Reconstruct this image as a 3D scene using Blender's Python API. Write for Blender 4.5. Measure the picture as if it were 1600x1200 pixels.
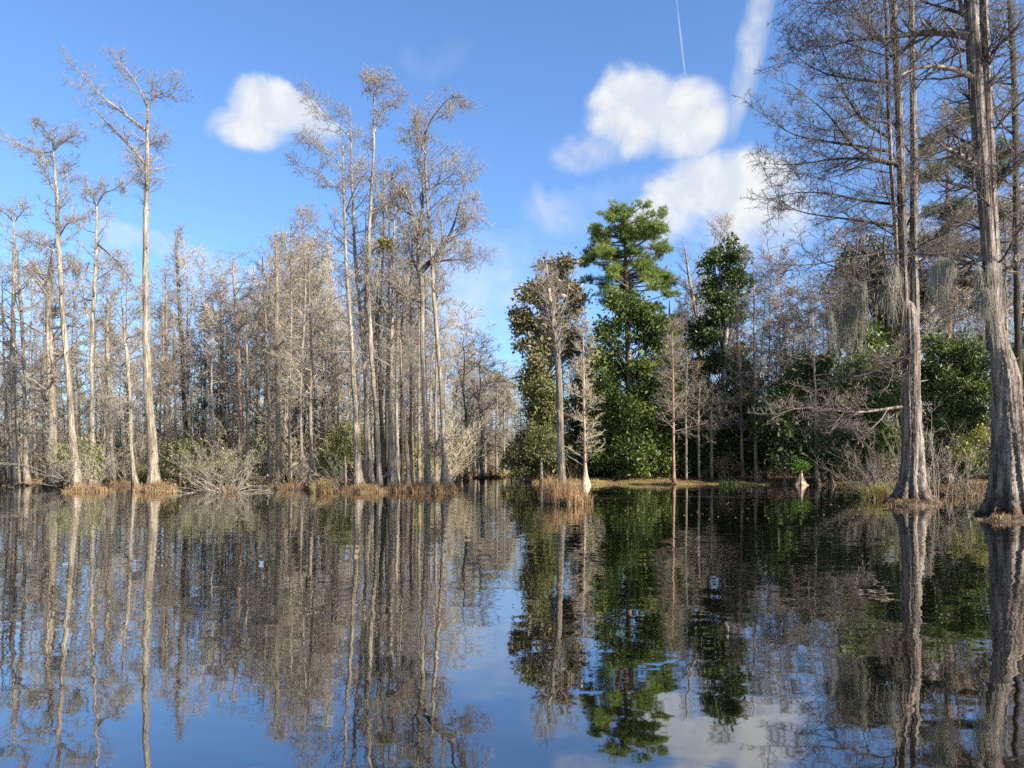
import bpy, math, random
import numpy as np

random.seed(7)
RNG = np.random.default_rng(7)
for o in list(bpy.data.objects):
    bpy.data.objects.remove(o)
scene = bpy.context.scene
COL = scene.collection

# ------------------------------------------------------------------ camera
F = 1164.0                      # focal length in pixels of a 1600 x 1200 frame
CAM_H = 1.6                     # eye height above the water
HORIZON = 726.0                 # picture row of the horizon (level camera, raised frame)
cd = bpy.data.cameras.new('camera')
cam = bpy.data.objects.new('camera', cd)
COL.objects.link(cam)
cam.location = (0, 0, CAM_H)
cam.rotation_euler = (math.pi / 2, 0, 0)
cd.shift_y = (HORIZON - 600.0) / 1600.0
cd.sensor_width = 36.0
cd.lens = 36.0 * F / 1600.0
cd.clip_start = 0.1
cd.clip_end = 6000
scene.camera = cam


def ray(x, y):
    return np.array([x - 800.0, F, HORIZON - y])


def P3(x, y, D):
    d = ray(x, y)
    t = D / d[1]
    return np.array([d[0] * t, D, CAM_H + d[2] * t])


def DY(y):
    """distance of the water surface seen at picture row y"""
    d = ray(800, y)
    return d[1] * CAM_H / -d[2]


# ------------------------------------------------------------------ light
SUN_AZ = math.radians(126)      # clockwise from the view direction (+Y)
SUN_EL = math.radians(33)
sl = bpy.data.lights.new('sun', 'SUN')
sl.energy = 5.0
sl.angle = math.radians(0.53)
sl.color = (1.0, 0.94, 0.85)
sun = bpy.data.objects.new('sun', sl)
COL.objects.link(sun)
sd = np.array([math.sin(SUN_AZ) * math.cos(SUN_EL), math.cos(SUN_AZ) * math.cos(SUN_EL), math.sin(SUN_EL)])
from mathutils import Vector
sun.rotation_euler = Vector(-sd).to_track_quat('-Z', 'Y').to_euler()
sun.location = tuple(sd * 200)

scene.view_settings.view_transform = 'Standard'
scene.view_settings.look = 'None'
scene.view_settings.gamma = 1.0
scene.view_settings.exposure = 1.7
scene.view_settings.use_curve_mapping = False
scene.cycles.max_bounces = 4
scene.cycles.diffuse_bounces = 2
scene.cycles.glossy_bounces = 2
scene.cycles.transmission_bounces = 2
scene.cycles.transparent_max_bounces = 4
scene.cycles.sample_clamp_indirect = 6.0
scene.cycles.use_denoising = False


class NT:
    """small helper for building node trees"""
    def __init__(s, tree):
        s.t = tree
        s.t.nodes.clear()

    def n(s, typ, **kw):
        nd = s.t.nodes.new(typ)
        for k, v in kw.items():
            setattr(nd, k, v)
        return nd

    def put(s, sock, v):
        if isinstance(v, bpy.types.NodeSocket):
            s.t.links.new(v, sock)
        elif v is not None:
            sock.default_value = v

    def m(s, op, a, b=None, c=None, clamp=False):
        nd = s.n('ShaderNodeMath', operation=op, use_clamp=clamp)
        for i, v in enumerate((a, b, c)):
            s.put(nd.inputs[i], v)
        return nd.outputs[0]

    def v(s, op, a, b=None, scale=None):
        nd = s.n('ShaderNodeVectorMath', operation=op)
        s.put(nd.inputs[0], a)
        if b is not None:
            s.put(nd.inputs[1], b)
        if scale is not None:
            s.put(nd.inputs['Scale'], scale)
        return nd.outputs['Value'] if op in ('DOT_PRODUCT', 'LENGTH') else nd.outputs[0]

    def noise(s, vec, scale, detail=2.0, rough=0.5, dist=0.0, color=False):
        nd = s.n('ShaderNodeTexNoise')
        s.put(nd.inputs['Vector'], vec)
        nd.inputs['Scale'].default_value = scale
        nd.inputs['Detail'].default_value = detail
        nd.inputs['Roughness'].default_value = rough
        nd.inputs['Distortion'].default_value = dist
        return nd.outputs['Color'] if color else nd.outputs['Fac']

    def ss(s, x, a, b, lo=0.0, hi=1.0):
        nd = s.n('ShaderNodeMapRange', interpolation_type='SMOOTHSTEP')
        s.put(nd.inputs[0], x)
        for i, q in enumerate((a, b, lo, hi)):
            s.put(nd.inputs[1 + i], q)
        return nd.outputs[0]

    def mix(s, f, a, b, blend='MIX'):
        nd = s.n('ShaderNodeMix', data_type='RGBA', blend_type=blend)
        s.put(nd.inputs[0], f)
        for i, q in ((6, a), (7, b)):
            if isinstance(q, (tuple, list)):
                q = (*q[:3], 1.0)
            s.put(nd.inputs[i], q)
        return nd.outputs[2]


# ------------------------------------------------------------------ sky
world = bpy.data.worlds.new('World')
scene.world = world
world.use_nodes = True
w = NT(world.node_tree)
sky = w.n('ShaderNodeTexSky', sky_type='NISHITA')
sky.sun_disc = False
sky.sun_elevation = SUN_EL
sky.sun_rotation = SUN_AZ
sky.air_density = 1.0
sky.dust_density = 1.0
sky.ozone_density = 8.0
bg = w.n('ShaderNodeBackground')
w.put(bg.inputs[0], sky.outputs[0])
bg.inputs[1].default_value = 0.082
world.cycles.sampling_method = 'MANUAL'
world.cycles.sample_map_resolution = 256
gen = w.n('ShaderNodeTexCoord').outputs['Generated']
sp_ = w.n('ShaderNodeSeparateXYZ')
w.put(sp_.inputs[0], gen)
cmb = w.n('ShaderNodeCombineXYZ')
w.put(cmb.inputs[0], w.m('ARCTAN2', sp_.outputs[0], sp_.outputs[1]))
w.put(cmb.inputs[1], w.m('ARCSINE', sp_.outputs[2]))
uv = cmb.outputs[0]
nz = w.n('ShaderNodeTexNoise')
w.put(nz.inputs['Vector'], gen)
nz.inputs['Scale'].default_value = 12.0
nz.inputs['Detail'].default_value = 8.0
nz.inputs['Roughness'].default_value = 0.57
nz.inputs['Distortion'].default_value = 0.25
sunward = w.v('ADD', gen, tuple(float(q) for q in (np.array([0.55, 0.0, 0.83]) * 0.022)))
fb2 = w.noise(sunward, 12.0, 5.0, 0.57, 0.25)
fb = nz.outputs['Fac']
off = w.v('SUBTRACT', nz.outputs['Color'], (0.5, 0.5, 0.5))
dvec = w.v('MULTIPLY_ADD', off, (0.05, 0.04, 0.0))
w.put(dvec.node.inputs[2], uv)
dtrail = w.v('MULTIPLY_ADD', off, (0.022, 0.03, 0.0))
w.put(dtrail.node.inputs[2], uv)
dsoft = w.v('MULTIPLY_ADD', off, (0.10, 0.10, 0.0))
w.put(dsoft.node.inputs[2], uv)


def sky_pos(x, y):
    d = ray(x, y)
    d /= np.linalg.norm(d)
    return math.atan2(d[0], d[1]), math.asin(d[2])


def blob(az, el, a, b, vec, rot=0.0):
    """soft ellipse round a direction of the sky: 1 at its heart, 0 at its rim"""
    if rot:
        q1 = w.m('MULTIPLY_ADD', w.v('DOT_PRODUCT', vec, (math.cos(rot) / a, math.sin(rot) / a, 0)), 1.0, -(az * math.cos(rot) + el * math.sin(rot)) / a)
        q2 = w.m('MULTIPLY_ADD', w.v('DOT_PRODUCT', vec, (-math.sin(rot) / b, math.cos(rot) / b, 0)), 1.0, -(-az * math.sin(rot) + el * math.cos(rot)) / b)
        r2 = w.m('ADD', w.m('MULTIPLY', q1, q1), w.m('MULTIPLY', q2, q2))
        return w.m('SUBTRACT', 1.0, r2, clamp=True)
    q = w.v('MULTIPLY_ADD', vec, (1 / a, 1 / b, 0))
    q.node.inputs[2].default_value = (-az / a, -el / b, 0)
    return w.m('SUBTRACT', 1.0, w.v('DOT_PRODUCT', q, q), clamp=True)


dens = None
CL = [(436, 176, 72, 36, 1.0), (392, 204, 70, 24, .8), (472, 198, 66, 22, .8), (990, 180, 76, 56, 1.1), (1062, 192, 78, 50, 1.0), (935, 228, 70, 36, .6), (1120, 296, 120, 54, 1.0), (1045, 335, 90, 44, .72), (1165, 345, 110, 70, .75)]
CLW = [(*sky_pos(x, y), a / F, b / F, k) for x, y, a, b, k in CL]
CLW += [(-1.25, .5, .12, .07, 1.0), (-1.75, .3, .15, .09, 1.0), (1.35, .42, .14, .08, 1.0), (2.3, .55, .16, .1, 1.0), (-2.5, .45, .16, .1, 1.0), (.2, 1.05, .2, .09, 1.0)]
for az, el, a, b, k in CLW:
    q = w.m('MULTIPLY', blob(az, el, a * 1.22, b * 1.25, dvec), k)
    dens = q if dens is None else w.m('MAXIMUM', dens, q)
cum = w.ss(w.m('MULTIPLY_ADD', fb, 1.7, w.m('SUBTRACT', dens, 0.85)), 0.05, 0.9)
cum = w.m('MULTIPLY', cum, w.ss(dens, 0.0, 0.5))
# thin veils and the two condensation trails
wisp = None
for x, y, a, b, rot, k, vec in ((285, 388, 110, 30, -.25, .55, dsoft), (860, 325, 50, 40, 0, .28, dsoft), (930, 325, 130, 40, .2, .22, dsoft), (770, 450, 170, 90, 0, .42, dsoft), (690, 90, 60, 30, .1, .10, dsoft),
                                (1064, 60, 100, 1.6, math.radians(-82), .45, uv), (1176, 60, 130, 24, math.radians(76), .8, dtrail)):
    az, el = sky_pos(x, y)
    q = w.m('MULTIPLY', blob(az, el, a / F, b / F, vec, rot), k)
    wisp = q if wisp is None else w.m('ADD', wisp, q)
veil = w.m('MULTIPLY', wisp, w.ss(fb, 0.3, 0.65, 0.25, 1.0))
cov = w.m('MINIMUM', w.m('MAXIMUM', w.m('MULTIPLY', cum, 0.95), veil), 1.0)
lit = w.m('ADD', w.m('MULTIPLY', w.m('SUBTRACT', fb, fb2), 3.2), w.m('MULTIPLY', fb, .35))
ccol = w.mix(w.ss(lit, -.25, .55), (0.235, 0.253, 0.278), (0.297, 0.299, 0.297))
cb = w.n('ShaderNodeBackground')
w.put(cb.inputs[0], ccol)
cb.inputs[1].default_value = 1.0
ms = w.n('ShaderNodeMixShader')
w.put(ms.inputs[0], cov)
w.put(ms.inputs[1], bg.outputs[0])
w.put(ms.inputs[2], cb.outputs[0])
wo = w.n('ShaderNodeOutputWorld')
w.put(wo.inputs[0], ms.outputs[0])


# ------------------------------------------------------------------ materials
def new_mat(name):
    m = bpy.data.materials.new(name)
    m.use_nodes = True
    return m, NT(m.node_tree)


def finish(t, base, rough=0.85, bump=None, bstr=0.5, bdist=0.05, spec=0.3, sub=None, extra=None):
    bs = t.n('ShaderNodeBsdfPrincipled')
    t.put(bs.inputs['Base Color'], base)
    t.put(bs.inputs['Roughness'], rough)
    bs.inputs['Specular IOR Level'].default_value = spec
    if bump is not None:
        b = t.n('ShaderNodeBump')
        b.inputs['Strength'].default_value = bstr
        b.inputs['Distance'].default_value = bdist
        t.put(b.inputs['Height'], bump)
        t.put(bs.inputs['Normal'], b.outputs[0])
    out = t.n('ShaderNodeOutputMaterial')
    sh = bs.outputs[0]
    if sub is not None:
        tr = t.n('ShaderNodeBsdfTranslucent')
        t.put(tr.inputs[0], base)
        mx = t.n('ShaderNodeMixShader')
        mx.inputs[0].default_value = sub
        t.put(mx.inputs[1], sh)
        t.put(mx.inputs[2], tr.outputs[0])
        sh = mx.outputs[0]
    t.put(out.inputs[0], sh)


def bark(name, dark, light, lichen=(0.42, 0.44, 0.38), lich=0.35, fine=9.0, tide=(0.45, 1.35)):
    m, t = new_mat(name)
    oc = t.n('ShaderNodeTexCoord').outputs['Object']
    st = t.v('MULTIPLY', oc, (1.0, 1.0, 0.11))
    f1 = t.noise(st, fine, 5.0, 0.62, 0.4)
    f2 = t.noise(st, fine * 3.1, 3.0, 0.6)
    f = t.ss(t.m('ADD', t.m('MULTIPLY', f1, .7), t.m('MULTIPLY', f2, .3)), 0.33, 0.66)
    col = t.mix(f, dark, light)
    blot = t.ss(t.noise(oc, 2.2, 5.0, 0.7), 0.55, 0.68)
    col = t.mix(t.m('MULTIPLY', blot, lich), col, lichen)
    wet = t.n('ShaderNodeSeparateXYZ')
    t.put(wet.inputs[0], oc)
    wl = t.ss(t.m('ADD', wet.outputs[2], t.m('MULTIPLY', t.noise(oc, 3.0, 3.0), .9)), *tide)
    col = t.mix(wl, t.mix(1.0, col, (0.33, 0.25, 0.19), 'MULTIPLY'), col)   # tide stain at the waterline
    big = t.ss(t.noise(t.v('MULTIPLY', oc, (1, 1, .25)), 0.9, 2.0, .5), 0.3, 0.7)
    col = t.mix(big, t.mix(1.0, col, (0.55, 0.53, 0.52), 'MULTIPLY'), col)
    rnd = t.n('ShaderNodeObjectInfo').outputs['Random']
    col = t.mix(1.0, col, t.mix(rnd, (0.82, 0.8, 0.78), (1.12, 1.1, 1.08)), 'MULTIPLY')
    finish(t, col, 0.9, f, 0.9, 0.05, 0.15)
    return m


def twig(name, a, b):
    m, t = new_mat(name)
    oc = t.n('ShaderNodeTexCoord').outputs['Object']
    r = t.n('ShaderNodeNewGeometry').outputs['Random Per Island']
    f = t.m('ADD', t.m('MULTIPLY', r, .6), t.m('MULTIPLY', t.noise(oc, .6, 2.0), .5), clamp=True)
    col = t.mix(f, a, b)
    rnd = t.n('ShaderNodeObjectInfo').outputs['Random']
    col = t.mix(1.0, col, t.mix(rnd, (0.8, 0.8, 0.8), (1.15, 1.12, 1.08)), 'MULTIPLY')
    finish(t, col, 0.85, spec=0.15)
    return m


def leafm(name, a, b, c, rough=0.5, spec=0.3, sub=0.18):
    m, t = new_mat(name)
    oc = t.n('ShaderNodeTexCoord').outputs['Object']
    r = t.n('ShaderNodeNewGeometry').outputs['Random Per Island']
    col = t.mix(r, a, b)
    col = t.mix(t.ss(t.noise(oc, .55, 2.0), .45, .7), col, c)
    rnd = t.n('ShaderNodeObjectInfo').outputs['Random']
    col = t.mix(1.0, col, t.mix(rnd, (0.8, 0.82, 0.8), (1.15, 1.12, 1.05)), 'MULTIPLY')
    finish(t, col, rough, spec=spec, sub=sub)
    return m


M = {}
M['pale'] = bark('pale_cypress_bark', (0.095, 0.078, 0.056), (0.40, 0.345, 0.26), (0.40, 0.38, 0.31))
M['grey'] = bark('grey_cypress_bark', (0.13, 0.108, 0.085), (0.36, 0.31, 0.25))
M['dark'] = bark('dark_bark', (0.022, 0.018, 0.014), (0.095, 0.077, 0.06), (0.13, 0.12, 0.10))
M['red'] = bark('reddish_bark', (0.17, 0.10, 0.07), (0.42, 0.28, 0.20))
M['shaggy'] = bark('vine_clad_bark', (0.085, 0.07, 0.05), (0.27, 0.22, 0.165), (0.3, 0.28, 0.2))
M['near'] = bark('fibrous_cypress_bark', (0.04, 0.032, 0.026), (0.29, 0.243, 0.20), (0.34, 0.34, 0.30), 0.4, 7.0)
M['knee'] = bark('knee_bark', (0.20, 0.13, 0.085), (0.50, 0.39, 0.28), (0.5, 0.45, 0.37), tide=(-.6, .25))
M['pine_bark'] = bark('pine_bark', (0.08, 0.05, 0.035), (0.24, 0.15, 0.105))
M['twig'] = twig('grey_twigs', (0.13, 0.111, 0.086), (0.36, 0.315, 0.25))
M['twig_crown'] = twig('crown_twigs', (0.075, 0.063, 0.051), (0.235, 0.203, 0.165))
M['twig_brown'] = twig('brown_twigs', (0.08, 0.064, 0.05), (0.235, 0.192, 0.148))
M['twig_tan'] = twig('tan_twigs', (0.19, 0.155, 0.11), (0.40, 0.34, 0.245))
M['twig_dark'] = twig('dark_twigs', (0.042, 0.035, 0.03), (0.145, 0.12, 0.10))
M['moss'] = twig('spanish_moss', (0.16, 0.148, 0.112), (0.33, 0.305, 0.235))
M['catkin'] = twig('dry_catkins', (0.07, 0.046, 0.034), (0.19, 0.12, 0.08))
M['needle'] = leafm('pine_needles', (0.08, 0.125, 0.02), (0.165, 0.22, 0.036), (0.18, 0.215, 0.036), 0.5, 0.3, .25)
M['needle_far'] = leafm('far_pine_needles', (0.06, 0.085, 0.025), (0.12, 0.15, 0.045), (0.13, 0.14, 0.04), 0.6, 0.2, .25)
M['glossy'] = leafm('glossy_leaves', (0.034, 0.055, 0.013), (0.10, 0.135, 0.03), (0.13, 0.15, 0.032), 0.5, 0.28, .22)
M['deep'] = leafm('deep_green_leaves', (0.028, 0.046, 0.015), (0.078, 0.108, 0.032), (0.075, 0.095, 0.025), 0.5, 0.28, .18)
M['bronze'] = leafm('bronze_leaves', (0.08, 0.072, 0.036), (0.18, 0.145, 0.085), (0.10, 0.11, 0.04), 0.4, 0.4, .12)
M['olive'] = leafm('olive_leaves', (0.09, 0.09, 0.03), (0.20, 0.19, 0.075), (0.15, 0.16, 0.04), 0.55, 0.3, .2)
M['cedar'] = leafm('cedar_foliage', (0.06, 0.068, 0.026), (0.13, 0.135, 0.05), (0.17, 0.155, 0.06), 0.6, 0.2, .15)
M['fresh'] = leafm('fresh_green_leaves', (0.08, 0.16, 0.025), (0.16, 0.27, 0.045), (0.14, 0.24, 0.04), 0.5, 0.3, .3)
M['yellowgreen'] = leafm('yellow_green_leaves', (0.14, 0.15, 0.03), (0.26, 0.24, 0.05), (0.2, 0.2, 0.04), 0.5, 0.3, .25)
M['sedge'] = leafm('red_brown_sedge', (0.13, 0.075, 0.04), (0.33, 0.21, 0.11), (0.24, 0.17, 0.085), 0.7, 0.2, .2)
M['straw'] = leafm('straw_sedge', (0.24, 0.165, 0.075), (0.46, 0.34, 0.16), (0.34, 0.22, 0.09), 0.7, 0.2, .2)
M['bankgrass'] = leafm('bank_grass', (0.14, 0.14, 0.04), (0.30, 0.26, 0.09), (0.24, 0.16, 0.07), 0.7, 0.2, .2)

m_, t = new_mat('leaf_litter')
oc = t.n('ShaderNodeTexCoord').outputs['Object']
f = t.ss(t.noise(oc, 5.0, 6.0, 0.7), .35, .65)
c_ = t.mix(f, (0.045, 0.026, 0.016), (0.20, 0.115, 0.062))
c_ = t.mix(t.ss(t.noise(oc, .35, 3.0), .5, .65), c_, (0.10, 0.095, 0.035))
finish(t, c_, 0.95, t.noise(oc, 9.0, 4.0), 0.8, 0.08, 0.1)
M['litter'] = m_
m_, t = new_mat('wet_soil')
oc = t.n('ShaderNodeTexCoord').outputs['Object']
finish(t, t.mix(t.noise(oc, 4.0, 5.0), (0.018, 0.013, 0.009), (0.075, 0.05, 0.03)), 0.7, t.noise(oc, 7.0, 4.0), 0.9, 0.08, 0.3)
M['soil'] = m_

# water: dark tannin pond, rippled surface, drifting pollen film in the distance
m_, t = new_mat('pond_water')
pos = t.n('ShaderNodeNewGeometry').outputs['Position']
cen = (0.5, 0.5, 0.5)
r1 = t.v('SUBTRACT', t.noise(t.v('MULTIPLY', pos, (0.35, 1.0, 1.0)), 0.55, 2.0, .5, color=True), cen)
r2 = t.v('SUBTRACT', t.noise(t.v('MULTIPLY', pos, (0.5, 1.0, 1.0)), 2.6, 3.0, .5, .3, color=True), cen)
r3 = t.v('SUBTRACT', t.noise(t.v('MULTIPLY', pos, (0.7, 1.0, 1.0)), 9.0, 1.0, .5, color=True), cen)
wind = t.ss(t.noise(t.v('MULTIPLY', pos, (0.25, 1.0, 1.0)), 0.10, 3.0, .55), .35, .68, .45, 1.25)
sl_ = t.v('ADD', t.v('SCALE', r1, scale=0.016), t.v('ADD', t.v('SCALE', r2, scale=0.047), t.v('SCALE', r3, scale=0.020)))
sl_ = t.v('SCALE', sl_, scale=wind)
nv = t.v('NORMALIZE', t.v('ADD', t.v('MULTIPLY', sl_, (.5, 1, 0)), (0, 0, 1)))
sx = t.n('ShaderNodeSeparateXYZ')
t.put(sx.inputs[0], pos)
film = t.ss(t.noise(t.v('MULTIPLY', pos, (0.3, 1.0, 1.0)), 0.22, 5.0, .65, .5), .50, .66)
film = t.m('MULTIPLY', film, t.ss(sx.outputs[1], 20.0, 46.0))
fleck = t.ss(t.noise(t.v('MULTIPLY', pos, (0.25, 1.0, 1.0)), 2.4, 5.0, .75), .62, .67)
fleck = t.m('MULTIPLY', fleck, t.ss(t.noise(pos, .09, 2.0), .42, .56))
fleck = t.m('MULTIPLY', fleck, t.ss(sx.outputs[1], 22.0, 34.0))
body = t.n('ShaderNodeBsdfDiffuse')
body.inputs[0].default_value = (0.0022, 0.0021, 0.0014, 1)      # tannin-dark depth
gl = t.n('ShaderNodeBsdfGlossy')
gl.inputs['Color'].default_value = (0.97, 0.97, 0.97, 1)
gl.inputs['Roughness'].default_value = 0.02
t.put(gl.inputs['Normal'], nv)
lw = t.n('ShaderNodeLayerWeight')
lw.inputs['Blend'].default_value = 0.5
t.put(lw.inputs['Normal'], nv)
bs = t.n('ShaderNodeMixShader')
t.put(bs.inputs[0], t.m('MULTIPLY_ADD', t.m('POWER', lw.outputs['Facing'], 4.0), 0.68, 0.27, clamp=True))
t.put(bs.inputs[1], body.outputs[0])
t.put(bs.inputs[2], gl.outputs[0])
df = t.n('ShaderNodeBsdfDiffuse')
df.inputs[0].default_value = (0.20, 0.18, 0.11, 1)
mx = t.n('ShaderNodeMixShader')
t.put(mx.inputs[0], t.m('ADD', t.m('MULTIPLY', film, .05), t.m('MULTIPLY', fleck, .35), clamp=True))
t.put(mx.inputs[1], bs.outputs[0])
t.put(mx.inputs[2], df.outputs[0])
t.put(t.n('ShaderNodeOutputMaterial').inputs[0], mx.outputs[0])
M['water'] = m_


# ------------------------------------------------------------------ mesh helpers
class MB:
    """collects vertices and faces as arrays; build() links them as one mesh object"""
    def __init__(s):
        s.v, s.q, s.t, s.n = [], [], [], 0

    def add(s, verts, quads=None, tris=None):
        verts = np.asarray(verts, float).reshape(-1, 3)
        s.v.append(verts)
        if quads is not None and len(quads):
            s.q.append(np.asarray(quads, np.int64).reshape(-1, 4) + s.n)
        if tris is not None and len(tris):
            s.t.append(np.asarray(tris, np.int64).reshape(-1, 3) + s.n)
        s.n += len(verts)
        return s

    def tubes(s, P, R, k):
        """P (B,n,3) paths, R (B,n) radii; k-sided, closing to a point"""
        B, n, _ = P.shape
        if B == 0:
            return s
        T = np.gradient(P, axis=1)
        T /= np.linalg.norm(T, axis=2, keepdims=True) + 1e-9
        ref = np.where(np.abs(T[:, :1, 2:3]) < 0.8, np.array([0, 0, 1.0]), np.array([1.0, 0.3, 0]))
        A = np.cross(T, ref)
        A /= np.linalg.norm(A, axis=2, keepdims=True) + 1e-9
        Bn = np.cross(T, A)
        th = np.arange(k) * 2 * np.pi / k
        ring = P[:, :-1, None, :] + R[:, :-1, None, None] * (np.cos(th)[None, None, :, None] * A[:, :-1, None, :] + np.sin(th)[None, None, :, None] * Bn[:, :-1, None, :])
        V = np.concatenate([ring.reshape(B, (n - 1) * k, 3), P[:, -1:, :]], axis=1)
        per = (n - 1) * k + 1
        j = np.arange(k)
        jn = (j + 1) % k
        tri = np.stack([(n - 2) * k + j, (n - 2) * k + jn, np.full(k, per - 1)], 1)
        off = (np.arange(B) * per)
        tris = (tri[None] + off[:, None, None]).reshape(-1, 3)
        quads = None
        if n > 2:
            i = np.arange(n - 2)[:, None] * k
            qd = np.stack([i + j, i + jn, i + k + jn, i + k + j], 2).reshape(-1, 4)
            quads = (qd[None] + off[:, None, None]).reshape(-1, 4)
        return s.add(V, quads, tris)

    def mesh(s, name, mat, smooth=False):
        me = bpy.data.meshes.new(name)
        V = np.concatenate(s.v) if s.v else np.zeros((0, 3))
        Q = np.concatenate(s.q) if s.q else np.zeros((0, 4), np.int64)
        T = np.concatenate(s.t) if s.t else np.zeros((0, 3), np.int64)
        me.vertices.add(len(V))
        me.vertices.foreach_set('co', V.astype(np.float32).ravel())
        loops = np.concatenate([Q.ravel(), T.ravel()]).astype(np.int32)
        me.loops.add(len(loops))
        me.loops.foreach_set('vertex_index', loops)
        me.polygons.add(len(Q) + len(T))
        st = np.concatenate([np.arange(len(Q)) * 4, len(Q) * 4 + np.arange(len(T)) * 3]).astype(np.int32)
        me.polygons.foreach_set('loop_start', st)
        if smooth:
            me.polygons.foreach_set('use_smooth', np.ones(len(st), bool))
        me.update(calc_edges=True)
        me.materials.append(mat)
        return me

    def build(s, name, mat, parent=None, smooth=False, kind=None):
        return link(name, s.mesh(name, mat, smooth), parent, kind)


def link(name, me, parent=None, kind=None):
    o = bpy.data.objects.new(name, me)
    COL.objects.link(o)
    if parent is not None:
        o.parent = parent
    if kind:
        o['kind'] = kind
    return o


def thing(name, label, cat, loc, group=None, rz=0.0, sc=1.0):
    o = bpy.data.objects.new(name, None)
    COL.objects.link(o)
    o.location = tuple(loc)
    o.rotation_euler = (0, 0, rz)
    o.scale = (sc, sc, sc) if np.isscalar(sc) else sc
    o.empty_display_size = 0.2
    o['label'] = label
    o['category'] = cat
    if group:
        o['group'] = group
    return o


def resample(pts, n):
    pts = np.asarray(pts, float)
    d = np.concatenate([[0], np.cumsum(np.linalg.norm(np.diff(pts[:, :3], axis=0), axis=1))])
    u = np.linspace(0, d[-1], n)
    out = np.stack([np.interp(u, d, pts[:, i]) for i in range(pts.shape[1])], 1)
    # soften the corners
    for _ in range(2):
        out[1:-1] = 0.25 * out[:-2] + 0.5 * out[1:-1] + 0.25 * out[2:]
    return out


def unit(v):
    return v / (np.linalg.norm(v, axis=-1, keepdims=True) + 1e-9)


UP = np.array([0, 0, 1.0])


def grow(P, R, nchild, t0, t1, L, ang=(55, 12), npts=5, wander=0.12, trop=0.04, ratio=0.55, rmax=9.0, rmin=0.006, planar=0.6, taper=0.55, rng=None, bias=None):
    """children along parent paths; returns (paths, radii)"""
    rng = rng or RNG
    B, n, _ = P.shape
    t = (np.arange(nchild)[None] + rng.random((B, nchild))) / nchild
    t = t0 + (t1 - t0) * t
    fi = t * (n - 1)
    i0 = np.clip(fi.astype(int), 0, n - 2)
    fr = fi - i0
    b = np.arange(B)[:, None]
    p = P[b, i0] * (1 - fr[..., None]) + P[b, i0 + 1] * fr[..., None]
    r = R[b, i0] * (1 - fr) + R[b, i0 + 1] * fr
    T = unit(P[b, i0 + 1] - P[b, i0])
    side = np.cross(T, UP)
    side = unit(side + 1e-4)
    sgn = np.where((np.arange(nchild)[None] + rng.integers(0, 2, (B, 1))) % 2 == 0, 1.0, -1.0)
    rnd = rng.normal(size=T.shape)
    rnd -= (rnd * T).sum(-1, keepdims=True) * T
    S = unit(planar * side * sgn[..., None] + (1 - planar) * unit(rnd))
    a = np.radians(rng.normal(ang[0], ang[1], t.shape))[..., None]
    d = np.cos(a) * T + np.sin(a) * S
    if bias is not None:
        d = unit(d + np.asarray(bias))
    Lc = (L(t, p) if callable(L) else L * (1.0 - taper * (t - t0) / (t1 - t0 + 1e-9))) * rng.uniform(0.55, 1.25, t.shape)
    N = B * nchild
    p = p.reshape(N, 3)
    d = d.reshape(N, 3)
    Lc = Lc.reshape(N, 1)
    pts = [p]
    for k in range(npts - 1):
        d = unit(d + rng.normal(size=d.shape) * wander + UP * trop)
        p = p + d * Lc / (npts - 1)
        pts.append(p)
    PP = np.stack(pts, 1)
    r0 = np.clip(r.reshape(N) * ratio, rmin, rmax)
    RR = np.maximum(r0[:, None] * (1 - 0.85 * np.linspace(0, 1, npts))[None], rmin * 0.7)
    return PP, RR


def trunk_path(spec, D, lean=0.0, nring=34, rooted=True):
    """spec: (x,y,width) pixels from base to top -> (n,3) world path and radii"""
    pts = np.array([[*P3(x, y, D + lean * i / max(1, len(spec) - 1)), w_ * D / F * .325] for i, (x, y, w_) in enumerate(spec)])
    if rooted:
        pts[0, 2] = min(pts[0, 2], 0.0)
    res = resample(pts, nring)
    return res[:, :3], res[:, 3]


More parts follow.
